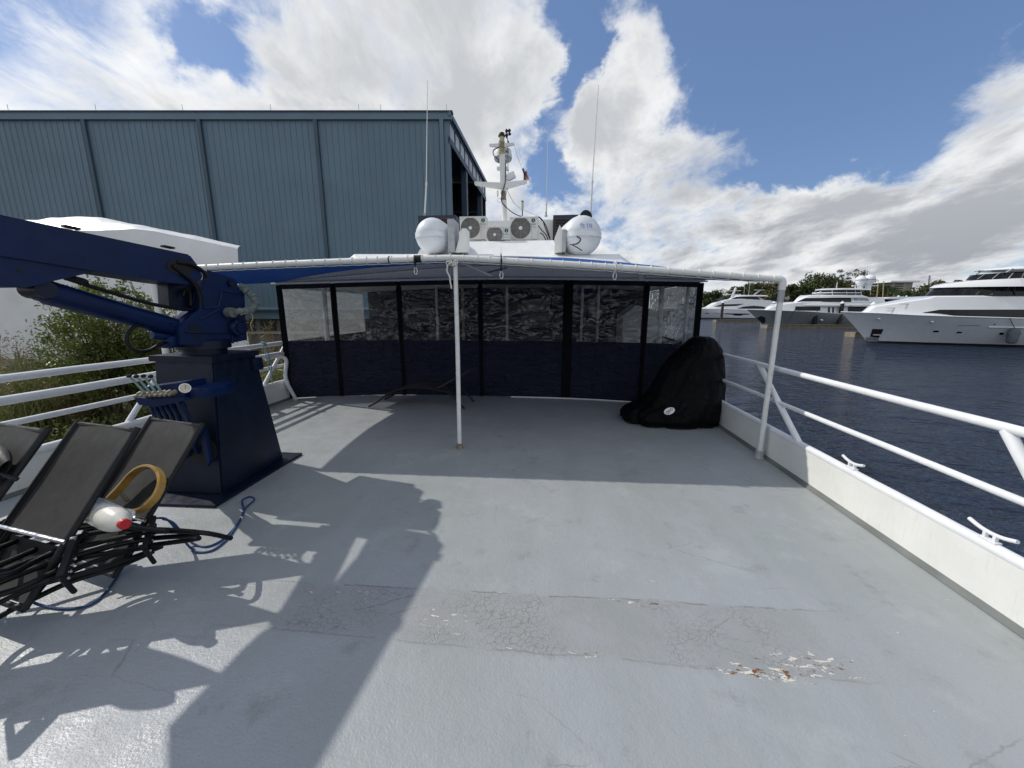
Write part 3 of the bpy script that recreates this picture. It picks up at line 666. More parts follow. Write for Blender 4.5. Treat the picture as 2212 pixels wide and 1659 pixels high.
# ------------------------------------------------------------------ roof gear
def ac_unit(name, px0, py0, px1, py1, d, label, fan, logo_px, big=True, src=None):
    a = Yp(px0, py1, d); b = Yp(px1, py0, d); Wd = b.x - a.x; H = b.z - a.z; cx = (a.x + b.x) / 2
    t = thing(name, label, 'air conditioner', (cx, d + .15, a.z), 'air conditioning units on the deckhouse roof')
    mb = MB(); mb.box((cx, d + .16, a.z + H / 2 + .02), (Wd, .32, H - .04), bev=.014)
    mb.box((cx, d + .02, a.z + H - .022), (Wd + .008, .07, .035), bev=.008)
    for s in (-1, 1): mb.box((cx + s * Wd * .36, d + .16, a.z + .01), (.05, .3, .03))
    cs = mb.build('casing', M['acwhite'], t)
    f = Yp(fan[0], fan[1], d); r = fan[2] / FPX * d * 1.02
    mb = MB(); mb.lathe((f.x, d - .004, f.z), [(r, 0), (r, .006)], 36, axis=(0, 1, 0)); gr = mb.build('fan_grille', M['dark'], t)
    mb = MB()
    for k in range(11): mb.torus((f.x, d - .008, f.z), r * (.22 + .78 * k / 10), (.0045 if k % 2 else .006), (0, 1, 0), 36, 5)
    for k in range(8):
        an = math.pi * 2 * k / 8; mb.bar((f.x + r * .2 * math.cos(an), d - .008, f.z + r * .2 * math.sin(an)), (f.x + r * math.cos(an), d - .008, f.z + r * math.sin(an)), .006, .006, (0, 1, 0))
    mb.build('ring_guard', M['grill'], gr)
    mb = MB(); mb.lathe((f.x, d - .022, f.z), [(r * .16, 0), (r * .18, .012)], 20, axis=(0, 1, 0)); mb.build('hub', M['white'], gr)
    mb = MB(); mb.box((f.x - .0 + r * 1.12, d - .002, a.z + H * .47), (.006, .006, H * .8)); mb.build('panel_joint', M['grill'], cs)
    l = Yp(logo_px[0], logo_px[1], d); q = logo_px[2] / FPX * d
    mb = MB(); mb.lathe((l.x, d - .006, l.z), [(q, 0), (q, .005)], 24, axis=(0, 1, 0)); bd = mb.build('badge', M['green_badge'], t)
    text('lettering', 'i', q * 2.1, (l.x, d - .009, l.z), (R(90), 0, 0), M['white'], bd, .0015)
    text('lettering', 'Innovair', q * .95, (l.x, d - .005, l.z - q * 1.75), (R(90), 0, 0), M['ink'], t, .0015)
    text('lettering', '208 / 230V', q * .62, (l.x, d - .005, l.z - q * 3.2), (R(90), 0, 0), M['grill'], t, .0015)
ac_unit('air_conditioner', 994, 466.5, 1050, 521, 10.2, 'larger white air conditioner on the roof beside the left raft canister', (1016, 492.4, 19.5), (1043.5, 476, 4))
ac_unit('air_conditioner', 1101, 467, 1163, 521, 10.2, 'larger white air conditioner on the roof with black cables at its right', (1124.5, 492.6, 20), (1152, 476, 4))
ac_unit('air_conditioner', 1049, 487.5, 1101, 522, 9.8, 'smaller low white air conditioner between the two larger ones', (1068.6, 507, 16), (1094, 498, 4))

def raft(px, py, rpx, d, yaw, label, marks=False):
    c = Yp(px, py, d); r = rpx / FPX * d; ax = Vector((math.sin(yaw), math.cos(yaw), 0))
    t = thing('liferaft_canister', label, 'liferaft', (c.x, c.y, c.z - r), 'liferaft canisters on the roof')
    mb = MB(); prof = []
    for k in range(9): a = math.pi / 2 * k / 8; prof.append((r * math.sin(a), -r * .8 * math.cos(a)))
    for k in range(1, 4): prof.append((r, .18 * k))
    for k in range(1, 9): a = math.pi / 2 * k / 8; prof.append((r * math.cos(a), .54 + r * .8 * math.sin(a)))
    mb.lathe(c, prof, 36, axis=ax); sh = mb.build('shell', M['raft'], t, ang=60)
    # horizontal flange where the two halves meet
    side = Vector((ax.y, -ax.x, 0)); nz = Vector((0, 0, 1)); ring = []
    n = 40
    for k in range(n):
        a = 2 * math.pi * k / n; cc, ss = math.cos(a), math.sin(a)
        off = ax * (.54 / 2 + (0.27 + r * .8 + .045) * (1 if ss > 0 else -1) * (abs(ss) ** .9)) + side * ((r + .045) * (1 if cc > 0 else -1) * abs(cc) ** .75)
        ring.append(c + off)
    mb = MB(); mb.grid([[p + Vector((0, 0, h)) for p in ring] for h in (-.05, -.012, -.012, .012, .012, .05)], close=True); mb.face([v for v in mb.b.verts[:n]]); mb.build('flange', M['raft'], t)
    if marks:
        # faded hand-drawn marks on the dome end
        mb = MB()
        def on(u, v):
            d0 = (-ax * math.cos(u) * math.cos(v) + side * math.sin(u) * math.cos(v) + nz * math.sin(v))
            return c + Vector((0, 0, 0)) + side * d0.dot(side) * r * 1.005 + nz * d0.z * r * 1.005 + ax * d0.dot(ax) * r * .8 * 1.012
        strokes = [[(-.34, .42), (-.30, .52), (-.30, .26)], [(-.20, .5), (-.20, .28), (-.10, .28)], [(-.20, .4), (-.11, .4)], [(.0, .42), (.05, .52), (.05, .26)], [(.26, .47), (.18, .48), (.16, .34), (.26, .3)], [(.30, .46), (.30, .30)]]
        for s in strokes: mb.tube([on(*q) for q in s], .008, 5)
        mb.build('handwriting', M['blueink'], sh)
        mb = MB(); mb.tube(smooth_path([on(-.5, -.15), on(-.3, -.30), on(-.62, -.52), c - side * (r + .03) + nz * -.1, c - side * (r + .05) + nz * .06]), .012, 6); mb.tube(smooth_path([on(-.95, -.5), on(-.6, -.66), on(-.2, -.9)]), .010, 6); mb.build('lashing', M['rubber'], t)
    else:
        mb = MB(); mb.tube(smooth_path([c + side * r * .72 + ax * .3 + nz * .72 * r, c + side * (r + .015) + ax * .32, c + side * r * .72 + ax * .3 - nz * .72 * r]), .012, 6); mb.build('lashing', M['galv'], t)
    return c, r
cL, rL = raft(935, 510, 36, 9.0, R(3), 'round white liferaft canister on the left of the roof')
cR, rR = raft(1257, 510, 39, 9.0, R(-12), 'round white liferaft canister on the right with faded blue marks', True)
def cradle(px0, px1, py0, py1, d, lean, label):
    a = Yp(px0, py1, d); b = Yp(px1, py0, d)
    t = thing('raft_cradle', label, 'bracket', ((a.x + b.x) / 2, d, a.z), 'steel cradles beside the rafts')
    mb = MB(); mb.box(((a.x + b.x) / 2, d, (a.z + b.z) / 2), (b.x - a.x, .5, b.z - a.z), bev=.006); mb.build('plate', M['galv'], t)
    mb = MB(); s = lean
    mb.prism([(b.x, d - .2, a.z), (b.x + s * .26, d - .2, a.z), (b.x + s * .26, d - .2, a.z + (b.z - a.z) * .72), (b.x + s * .16, d - .2, a.z + (b.z - a.z) * .72)] if s > 0 else [(a.x, d - .2, a.z), (a.x - .16, d - .2, a.z), (a.x - .16, d - .2, a.z + .3), (a.x - .06, d - .2, b.z + .1), (a.x, d - .2, b.z)], (0, .35, 0)); mb.build('leg', M['whitewall'], t, smooth=False)
cradle(974, 986, 478, 548, 9.0, 1, 'grey steel cradle with white leg right of the left raft')
cradle(1213, 1222, 500, 547, 9.0, -1, 'grey steel cradle with white leg left of the right raft')

def louvre(px0, px1, py0, py1, d, label, deep, slx0, slx1):
    a = Yp(px0, py1, d); b = Yp(px1, py0, d)
    t = thing('louvre_box', label, 'vent', ((a.x + b.x) / 2, d, a.z), 'louvred vent boxes on the roof')
    mb = MB(); mb.box(((a.x + b.x) / 2, d + deep / 2, (a.z + b.z) / 2), (b.x - a.x, deep, b.z - a.z), bev=.008); bx = mb.build('housing', M['louvre'], t)
    mb = MB(); H = b.z - a.z
    for k in range(8):
        z = a.z + H * (.1 + .84 * k / 8); mb.box((a.x + (slx0 + slx1) / 2 * (b.x - a.x), d - .01, z), ((slx1 - slx0) * (b.x - a.x), .05, .022), rot=Matrix.Rotation(R(35), 4, 'X'))
    mb.build('slats', M['louvreslat'], bx)
louvre(905, 984, 464, 512, 10.8, 'navy louvred vent box behind the left raft canister', 1.6, .5, .97)
louvre(1194, 1262, 463, 520, 10.8, 'navy louvred vent box with brown slats behind the right raft', 1.6, .05, .55)
p = Yp(1266, 470, 10.6)
t = thing('exhaust_pipe', 'white exhaust pipe with black open mouth above the right raft', 'exhaust', (p.x, 10.6, p.z - .5))
mb = MB(); mb.tube(smooth_path([(p.x - .55, 10.9, p.z - .55), (p.x - .25, 10.8, p.z - .12), (p.x, 10.5, p.z)]), .13, 16, caps=False); mb.build('pipe', M['whitewall'], t)
mb = MB(); mb.lathe((p.x - .03, 10.52, p.z - .01), [(.155, 0), (.155, .08)], 18, axis=(.3, -1, .15)); mb.build('mouth', M['dark'], t)

def whip(px0, py0, pxj, pyj, px1, py1, d, label):
    a = Yp(px0, py0, d); j = Yp(pxj, pyj, d); e = Yp(px1, py1, d)
    t = thing('whip_antenna', label, 'antenna', (a.x, d, a.z), 'whip antennas on the roof')
    mb = MB(); mb.tube([a, a.lerp(j, .5), j], .02, 8, rr=[.026, .023, .02]); mb.lathe(j, [(.026, -.05), (.028, 0), (.022, .05)], 8, axis=(e - a)); mb.build('lower_section', M['acwhite'], t)
    mb = MB(); mb.tube([j, j.lerp(e, .5), e], .01, 6, rr=[.014, .011, .007]); mb.build('whip', M['acwhite'], t)
    mb = MB(); mb.lathe((a.x, d, a.z - .08), [(.05, 0), (.05, .03), (.03, .05), (.03, .14)], 10); mb.build('mount', M['galv'], t)
whip(917.5, 466, 921, 397, 923.5, 173, 10.9, 'tall white whip antenna above the left louvred vent box')
whip(1275, 475, 1279.5, 392, 1293, 184, 10.9, 'tall white whip antenna rising behind the right raft canister')
whip(1179.5, 462, 1180.5, 440, 1184, 272, 12.5, 'shorter thin white whip antenna right of the mast')
a = Yp(1128.5, 467, 11.6); b = Yp(1128.5, 454, 11.6); c = Yp(1128.5, 436, 11.6)
t = thing('stub_antenna', 'short ivory stub antenna with black cap right of the mast', 'antenna', tuple(a))
mb = MB(); mb.tube([a, b], .014, 8); mb.build('stem', M['black'], t)
mb = MB(); mb.tube([b, c], .034, 12); mb.build('tube', M['ivory'], t)
mb = MB(); mb.tube([c, c + Vector((0, 0, .025))], .036, 12); mb.build('cap', M['black'], t)

# mast
D = 12.0
def mp(px, py, d=D): return Yp(px, py, d)
base = mp(1090.5, 476)
mt = thing('mast', 'white rust-streaked mast carrying lamps, radar dome and two pairs of arms', 'mast', tuple(base))
mb = MB(); mb.tube([base - Vector((0, 0, .7)), base, mp(1088.5, 433)], .078, 14); mb.build('lower_pole', M['whitewall'], mt)
mb = MB(); mb.lathe(mp(1088, 433), [(.085, 0), (.085, .03), (.07, .04), (.07, .16), (.085, .17), (.085, .24)], 14); mb.build('coupling', M['rustmetal'], mt)
mb = MB(); a0 = mp(1087.5, 416); a1 = mp(1085, 334)
mb.prism([a0 + Vector((-.06, -.06, -.05)), a0 + Vector((.07, -.06, -.05)), a0 + Vector((.10, -.06, .25)), a1 + Vector((.075, -.06, 0)), a1 + Vector((-.075, -.06, 0)), a0 + Vector((-.085, -.06, .25))], (0, .14, 0)); mb.build('column', M['whitewall'], mt, smooth=False)
def arm(pa, pb, h0, h1, w=.1):
    mb = MB(); a, b = pa, pb
    mb.prism([a + Vector((0, -w / 2, h0)), b + Vector((0, -w / 2, h1)), b + Vector((0, -w / 2, -h1)), a + Vector((0, -w / 2, -h0 * 1.5))], (0, w, 0)); return mb
arm(mp(1084, 401), mp(1026, 396.5), .062, .035, .16).build('yardarm', M['whitewall'], mt, smooth=False)
arm(mp(1091, 401), mp(1138, 392.5), .062, .03, .16).build('yardarm', M['white'], mt, smooth=False)
arm(mp(1083, 314), mp(1057.5, 314), .042, .025, .08).build('upper_arm', M['whitewall'], mt, smooth=False)
arm(mp(1086, 314), mp(1110.5, 311), .042, .025, .08).build('upper_arm', M['whitewall'], mt, smooth=False)
rd = mp(1086.5, 347, 12.35); rr_ = 18 / FPX * 12.35
mb = MB(); mb.lathe(rd, [(rr_ * .9, 0), (rr_, .05), (rr_, .07)], 24); bs = mb.build('radar_base', M['galv'], mt)
mb = MB(); mb.lathe(rd, [(rr_ * .99, .07), (rr_ * .97, .16), (rr_ * .88, .28), (rr_ * .6, .34), (.02, .36)], 24); dm = mb.build('radar_dome', M['white'], mt)
text('lettering', 'IN', .095, (rd.x + rr_ * .55, rd.y - rr_ * .86, rd.z + .15), (R(90), 0, R(28)), M['ink'], dm, .004)
text('lettering', 'A', .075, (rd.x + rr_ * .62, rd.y - rr_ * .76, rd.z + .24), (R(83), 0, R(30)), M['ink'], dm, .004)
mb = MB(); mb.lathe(mp(1084, 334), [(.085, 0), (.085, .03), (.06, .04), (.06, .18), (.08, .19), (.08, .22)], 14); mb.build('amber_lamp', M['amber'], mt)
mb = MB(); mb.lathe(mp(1083.5, 313), [(.09, -.07), (.09, .06), (.085, .1)], 14); mb.build('lamp_collar', M['rustmetal'], mt)
mb = MB(); mb.lathe(mp(1083.8, 308), [(.075, 0), (.075, .2)], 14); mb.lathe(mp(1083.8, 308), [(.088, 0), (.088, .03)], 14); mb.build('top_lamp', M['ivory'], mt)
mb = MB(); mb.lathe(mp(1083.8, 295.5), [(.1, 0), (.1, .04), (.075, .07), (.07, .1)], 14); mb.build('lamp_cap', M['black'], mt)
mb = MB(); q = mp(1099, 313); e = mp(1094.5, 292); mb.tube([q, q.lerp(e, .5), e], .012, 6); mb.tube([q, q.lerp(e, .4)], .024, 8); mb.tube([mp(1094.5, 299), e, mp(1093.5, 286)], .03, 6, rr=[.012, .05, .02])
for pq in ((1098, 284.5), (1092, 285), (1098.5, 292)): mb.lathe(mp(*pq), [(.01, 0), (.04, .03), (.045, .07)], 8, axis=(.5, -.4, .3)); mb.tube([e, mp(*pq)], .006, 5)
mb.build('wind_sensor', M['black'], mt)
q = mp(1104, 381); mb = MB(); mb.box(q, (.24, .16, .17), rot=Matrix.Rotation(R(-24), 4, 'Y'), bev=.02); mb.bar(q, mp(1090, 392), .03, .03); mb.build('floodlight', M['white'], mt)
mb = MB(); mb.box(mp(1078.5, 364.5), (.13, .12, .09), bev=.01); mb.box(mp(1095, 364.5), (.1, .12, .09), bev=.01); mb.split('horn_box', M['white'], mt)
mb = MB(); mb.torus(mp(1075, 419), .09, .012, (1, .3, 0), 18, 6); mb.torus(mp(1079, 433), .055, .01, (0, 1, .3), 18, 6); mb.split('shackle_ring', M['whitewall'], mt)
mb = MB(); mb.tube(smooth_path([mp(1078, 318), mp(1066, 325), mp(1067, 336), mp(1076, 344), mp(1076, 352)]), .014, 6); mb.tube(smooth_path([mp(1093, 345, 11.9), mp(1092, 370, 11.9), mp(1091, 395, 11.9), mp(1086, 412, 11.9), mp(1083, 433, 11.9), mp(1092, 446, 11.9), mp(1104, 457, 11.9), mp(1118, 465, 11.9), mp(1126, 467, 11.8)]), .013, 6)
mb.tube([mp(1097, 320), mp(1097.5, 375), mp(1096, 410)], .008, 5); mb.split('cable', M['rubber'], mt)
mb = MB(); mb.tube(smooth_path([mp(1095, 409, 11.9), mp(1104, 428, 11.8), mp(1114, 442, 11.7), mp(1130, 453, 11.5), mp(1155, 464, 11.2), mp(1166, 469, 10.9)]), .009, 5); mb.build('stay_wire', M['galv'], mt)

# flag and halyard
p0 = mp(1110.5, 311.5); p1 = mp(1127, 361)
t = thing('flag', 'small red and white striped flag bunched on a line at the mast arm', 'flag', tuple(p1))
mb = MB(); mb.tube([p0, p0.lerp(p1, .5) + Vector((-.02, 0, -.03)), p1], .006, 5); mb.build('halyard', M['galv'], t)
bm_ = bmesh.new(); uvl = bm_.loops.layers.uv.new('UVMap'); nu, nv = 14, 9; vs = []
TL, TR_, BLc, BR = mp(1126.5, 360), mp(1142, 376), mp(1131, 392), mp(1150, 398)
for i in range(nu + 1):
    r_ = []
    for k in range(nv + 1):
        u, v = i / nu, k / nv; top = TL.lerp(TR_, v * .75); bot = BLc.lerp(BR, v)
        p = top.lerp(bot, u) + Vector((.05 * math.sin(v * 9 + u * 3) * u, .12 * math.sin(v * 12 + u * 5), .06 * math.sin(v * 14 + 2) * u)); r_.append(bm_.verts.new(p))
    vs.append(r_)
for i in range(nu):
    for k in range(nv):
        f = bm_.faces.new((vs[i][k], vs[i + 1][k], vs[i + 1][k + 1], vs[i][k + 1]))
        for l, (a_, b_) in zip(f.loops, ((i, k), (i + 1, k), (i + 1, k + 1), (i, k + 1))): l[uvl].uv = (a_ / nu, 1 - b_ / nv)
bmesh.ops.translate(bm_, verts=bm_.verts[:], vec=-Vector(p1)); me = bpy.data.meshes.new('cloth'); bm_.to_mesh(me); bm_.free(); put_mesh('cloth', me, M['flag'], t)

# cables hanging over the roof edge right of the units
t = thing('roof_cables', 'loose black cables hanging down beside the right air conditioner', 'cables', tuple(Yp(1175, 500, 10.1)))
mb = MB()
for pts in ([(1163, 468), (1172, 476), (1178, 492), (1187, 515)], [(1165, 470), (1176, 482), (1184, 500), (1189, 520)], [(1163, 487), (1170, 497), (1180, 508), (1184, 520)], [(1166, 503), (1173, 507), (1178, 516), (1179, 522)]):
    mb.tube(smooth_path([Yp(x, y, 10.0) for x, y in pts]), .013, 6)
mb.split('cable', M['rubber'], t)

# ------------------------------------------------------------------ crane
cr = thing('deck_crane', 'dark blue hydraulic knuckle crane on a tapered pedestal, boom reaching to the left', 'crane', (-3.1, 3.3, 0))
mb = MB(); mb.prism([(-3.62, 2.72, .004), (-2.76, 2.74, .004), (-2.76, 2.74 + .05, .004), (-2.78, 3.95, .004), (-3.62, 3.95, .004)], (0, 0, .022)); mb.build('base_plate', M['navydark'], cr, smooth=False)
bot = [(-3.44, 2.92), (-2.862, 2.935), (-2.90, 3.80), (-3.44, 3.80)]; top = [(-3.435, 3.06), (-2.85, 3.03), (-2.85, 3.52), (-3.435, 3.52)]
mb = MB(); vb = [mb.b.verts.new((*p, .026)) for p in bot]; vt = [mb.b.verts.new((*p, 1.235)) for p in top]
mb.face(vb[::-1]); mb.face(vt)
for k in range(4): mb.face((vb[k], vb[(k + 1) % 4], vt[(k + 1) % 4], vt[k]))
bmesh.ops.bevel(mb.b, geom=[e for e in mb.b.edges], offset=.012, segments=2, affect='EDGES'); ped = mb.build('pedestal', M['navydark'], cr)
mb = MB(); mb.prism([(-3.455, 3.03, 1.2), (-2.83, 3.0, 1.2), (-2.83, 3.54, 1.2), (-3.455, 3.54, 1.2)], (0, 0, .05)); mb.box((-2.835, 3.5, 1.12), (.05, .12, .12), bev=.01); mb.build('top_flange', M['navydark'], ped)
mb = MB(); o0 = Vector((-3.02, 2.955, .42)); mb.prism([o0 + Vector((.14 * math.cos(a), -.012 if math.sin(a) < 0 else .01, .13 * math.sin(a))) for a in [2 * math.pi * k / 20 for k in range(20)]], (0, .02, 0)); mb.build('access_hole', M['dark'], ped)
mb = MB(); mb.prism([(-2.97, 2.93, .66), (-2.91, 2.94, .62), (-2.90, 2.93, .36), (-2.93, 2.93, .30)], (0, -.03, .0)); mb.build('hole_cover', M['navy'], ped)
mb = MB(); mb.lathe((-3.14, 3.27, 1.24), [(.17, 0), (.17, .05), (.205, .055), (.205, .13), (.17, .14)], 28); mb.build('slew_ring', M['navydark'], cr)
DB = Vector((-.174, -.985, 0)); NB = Vector((.985, -.174, 0)); QB = Vector((-2.99, 3.13, 0))   # boom heading and its side normal
def XB(px, py, x):
    o = Vector((0, 0, EYE)); d = ray(px, py); p0 = QB + NB * (x + 2.75); return o + d * ((p0 - o).dot(NB) / d.dot(NB))
HX = -2.76
hp = [(387, 745), (385, 705), (398, 690), (432, 669), (436, 628), (440, 592), (446, 582), (470, 590), (505, 601), (513, 614), (516, 625), (528, 632), (531, 700), (534, 734), (500, 741), (470, 750)]
mb = MB(); mb.prism([XB(x, y, HX) for x, y in hp], NB * -.09); bmesh.ops.bevel(mb.b, geom=mb.b.edges[:], offset=.008, segments=2, affect='EDGES'); hd = mb.build('slew_head', M['navy'], cr)
mb = MB(); mb.prism([XB(x, y, HX - .36) for x, y in hp], NB * -.07); mb.prism([XB(x, y, HX - .09) for x, y in ((420, 742), (425, 690), (470, 640), (525, 640), (530, 733))], NB * -.27); mb.split('head_cheek', M['navy'], hd)
rib = lambda pts, w=.018: [mb.tube([XB(x, y, HX + .004) for x, y in pts], w / 2, 6)]
mb = MB(); rib([(440, 666), (470, 664), (476, 648), (477, 628), (528, 634)]); rib([(400, 718), (500, 720), (503, 742)]); rib([(432, 690), (474, 668)]); mb.split('weld_rib', M['navy'], hd)
c0 = XB(511, 708, HX); mb = MB(); mb.lathe(c0, [(.085, 0), (.085, .03), (.075, .045), (.05, .05), (.05, .07)], 24, axis=NB)
for k in range(8): a = math.pi / 4 * k; mb.lathe(c0 + NB * .03 + DB * (.066 * math.cos(a)) + Vector((0, 0, .066 * math.sin(a))), [(.011, 0), (.011, .02)], 6, axis=NB)
mb.build('pivot_cap', M['navy'], hd)
c1 = XB(497, 612, HX); mb = MB(); mb.lathe(c1, [(.03, 0), (.03, .025)], 12, axis=NB); c2 = XB(420, 710, HX); mb.lathe(c2, [(.045, 0), (.045, .004)], 16, axis=NB); mb.split('pin', M['navydark'], hd)
mb = MB(); P_ = [XB(516, 617, HX - .02), XB(530, 628, HX + .02), XB(544, 640, HX + .05), XB(552, 657, HX + .08), XB(540, 670, HX + .1), XB(515, 673, HX + .10), XB(500, 675, HX + .06)]
pp = smooth_path(P_, 7); mb.tube(pp, .03, 12, rr=[.030 + .007 * math.sin(i * 1.9) + .004 * math.sin(i * 3.1 + 1) for i in range(len(pp))]); mb.build('hose_sleeve', M['greysleeve'], hd)
mb = MB(); mb.lathe(XB(499, 675, HX + .05), [(.045, -.04), (.045, .03)], 12, axis=NB); mb.build('hose_fitting', M['greysleeve'], hd)
# boom, nearly parallel to the ship, running back past the left of the camera
bx = -2.73
T0, T1, T2 = XB(0, 463, bx), XB(411, 550, bx), XB(430, 575, bx); B0, B1 = XB(0, 553, bx), XB(362, 610, bx)
dT = (T0 - T1) / abs((T0 - T1).y); dB = (B0 - B1) / abs((B0 - B1).y)
TE = T0 + dT * 2.9; BE = B0 + dB * 2.9
prof = [T2, T1, TE, BE, B1, XB(415, 617, bx), XB(440, 600, bx)]
mb = MB(); mb.prism(prof, NB * -.27); bmesh.ops.bevel(mb.b, geom=mb.b.edges[:], offset=.010, segments=2, affect='EDGES'); bo = mb.build('boom', M['navy'], cr)
lug = [XB(200, 588, bx - .02), XB(134, 603, bx - .02), XB(57, 621, bx - .02), XB(0, 619, bx - .02)]
mb = MB(); mb.prism([XB(212, 575, bx - .02)] + lug + [lug[-1] + dB * .35, B0 + dB * .5 - NB * .02 + Vector((0, 0, .02)), XB(20, 548, bx - .02)], NB * -.23); mb.build('lug_plate', M['navy'], bo, smooth=False)
mb = MB(); mb.lathe(XB(42, 584, bx - .02), [(.012, 0), (.012, .004)], 10, axis=NB); mb.lathe(XB(182, 556, bx), [(.004, 0), (.004, .004)], 6, axis=NB); mb.split('grease_nipple', M['dark'], bo)
mb = MB(); q0 = XB(390, 577, bx); mb.prism([q0 + NB * .002 + DB * (.105 * math.cos(a)) + Vector((0, 0, .062 * math.sin(a))) for a in [2 * math.pi * k / 18 for k in range(18)]], NB * .003); mb.build('access_hole', M['dark'], bo)
mb = MB()
for px in (153, 362): q = XB(px, 487 + (px - 145) * .205, bx - .05); mb.box(q + Vector((0, 0, -.008)), (.05, .08, .016), rot=Matrix.Rotation(math.atan2(DB.y, DB.x) - math.pi / 2, 4, 'Z') @ Matrix.Rotation(R(5), 4, 'X'), bev=.006)
mb.split('hose_clip', M['black'], bo)
mb = MB(); e0 = TE - NB * .135 - DB * .1 + Vector((0, 0, -.1)); mb.bar(e0, e0 + DB * .6 + Vector((0, 0, .05)), .2, .17); mb.build('inner_boom', M['navy'], bo)
ca, cb = XB(82, 626, -2.86), XB(392, 712, -2.86)
mb = MB(); mb.tube([ca, ca.lerp(cb, .04), ca.lerp(cb, .045), ca.lerp(cb, .95), cb], .078, 22, rr=[.07, .07, .08, .08, .07]); cy = mb.build('lift_cylinder', M['navy'], cr)
mb = MB(); mb.lathe(ca, [(.055, -.09), (.055, .09)], 16, axis=NB); mb.lathe(cb + Vector((0, .05, -.02)), [(.06, -.11), (.06, .11)], 16, axis=NB); mb.split('eye', M['navydark'], cy)
mb = MB(); mb.tube(smooth_path([XB(140, 600, -2.8), XB(170, 610, -2.79), XB(240, 632, -2.78), XB(330, 657, -2.78), XB(400, 669, -2.8), XB(432, 664, -2.82)]), .014, 8); mb.tube(smooth_path([XB(140, 598, -2.8), XB(180, 608, -2.79), XB(182, 612, -2.79)]), .022, 8); mb.build('hose', M['rubber'], cy)
mb = MB(); mb.tube(smooth_path([XB(318, 703, -2.83), XB(296, 703, -2.8), XB(276, 720, -2.78), XB(274, 740, -2.78), XB(290, 757, -2.78), XB(320, 757, -2.79), XB(352, 741, -2.82), XB(378, 740, -2.85)]), .0135, 8); mb.build('hose', M['rubber'], cy)
mb = MB(); mb.tube([XB(328, 724, -2.84), XB(365, 729, -2.84)], .03, 8); mb.box(XB(372, 738, -2.85), (.12, .14, .10), bev=.02); mb.build('valve', M['navy'], cy)
mb = MB()
mb.tube(smooth_path([XB(372, 573, bx + .01), XB(395, 590, bx + .02), XB(420, 612, bx + .02), XB(432, 640, bx + .01), XB(434, 662, bx)]), .017, 8)
mb.tube(smooth_path([XB(382, 566, bx + .005), XB(410, 570, bx + .02), XB(436, 584, bx + .01), XB(446, 598, bx)]), .016, 8)
mb.tube(smooth_path([XB(395, 640, bx - .1), XB(400, 627, bx - .1), XB(410, 632, bx - .1), XB(412, 660, bx - .1)]), .014, 8); mb.split('hose', M['rubber'], bo)
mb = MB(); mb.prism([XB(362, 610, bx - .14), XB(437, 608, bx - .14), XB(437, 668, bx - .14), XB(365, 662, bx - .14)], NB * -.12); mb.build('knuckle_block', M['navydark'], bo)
mb = MB(); mb.tube(smooth_path([XB(520, 680, HX + .12), XB(540, 676, HX + .12), XB(546, 688, HX + .12), XB(541, 700, HX + .12), XB(545, 715, HX + .12)]), .004, 5); mb.build('twine', M['tan'], hd)

# valve bank on the pedestal's camera side
vb_ = bpy.data.objects.new('valve_bank', None); COL.objects.link(vb_); vb_.parent = cr; vb_.location = Vector((-3.2, 2.7, .95)) - world_loc(cr)
vy = 2.62
def vp(px, py, y=vy): return Yp(px, py, y)
mb = MB(); q = [vp(302, 838), vp(395, 826), vp(400, 862), vp(318, 868)]; mb.prism(q, (0, .2, .0)); mb.build('block', M['navy'], vb_, smooth=False)
mb = MB(); q = [vp(288, 858, vy - .02), vp(330, 862, vy - .02), vp(398, 858, vy - .02), vp(398, 866, vy - .02), vp(332, 880, vy - .02), vp(300, 874, vy - .02)]; mb.prism(q, (0, .26, 0)); mb.build('tray', M['navy'], vb_, smooth=False)
mb = MB(); a = vp(398, 838, vy); b = vp(441, 862, vy); mb.box(((a.x + b.x) / 2 + .01, vy + .16, (a.z + b.z) / 2), (b.x - a.x, .28, a.z - b.z), bev=.008); mb.build('bracket', M['navy'], vb_)
for k in range(4):
    f0 = vp(307 + 12.5 * k + 4, 846, vy - .03); f1 = vp(279 + 15.5 * k, 812.5 + (k % 2) * .8, vy - .06)
    mb = MB(); mb.tube([f0, f0.lerp(f1, .5), f1], .008, 8, rr=[.0095, .008, .007]); lv = mb.build('lever', M['greenpaint'], vb_)
    mb = MB(); mb.lathe(f1, [(.006, -.012), (.015, -.006), (.017, .004), (.010, .014)], 12, axis=f1 - f0); mb.build('knob', M['black'], vb_)
mb = MB()
for k in range(8): mb.lathe(vp(306 + 10.5 * k, 849 - .5 * k, vy - .02), [(.018, 0), (.018, .03), (.010, .035), (.010, .06)], 10, axis=(0, -1, -.3))
mb.tube([vp(303, 855, vy - .035), vp(345, 853, vy - .035)], .01, 8); mb.build('linkage', M['rustmetal'], vb_)
gc = vp(399.5, 838.5, vy - .06); ga = (Vector((0, 0, EYE)) - gc).normalized() + Vector((.1, 0, .15)); ga.normalize()
mb = MB(); mb.lathe(gc, [(.032, -.03), (.036, -.028), (.036, .004), (.031, .006)], 24, axis=ga); gg = mb.build('pressure_gauge', M['steel'], vb_)
mb = MB(); mb.lathe(gc, [(.030, .0055), (.030, .0075)], 24, axis=ga); mb.build('dial', M['dial'], vb_)
u_ = ga.cross(Vector((0, 0, 1))).normalized(); w_ = u_.cross(ga)
mb = MB(); mb.tube([gc + ga * .009 - w_ * .008, gc + ga * .009 + w_ * .02 - u_ * .006], .0016, 4)
for k in range(9): an = R(-30 + 30 * k); dd = u_ * math.cos(an) + w_ * math.sin(an); mb.tube([gc + ga * .008 + dd * .021, gc + ga * .008 + dd * .027], .0011, 4)
mb.build('needle', M['ink'], vb_)
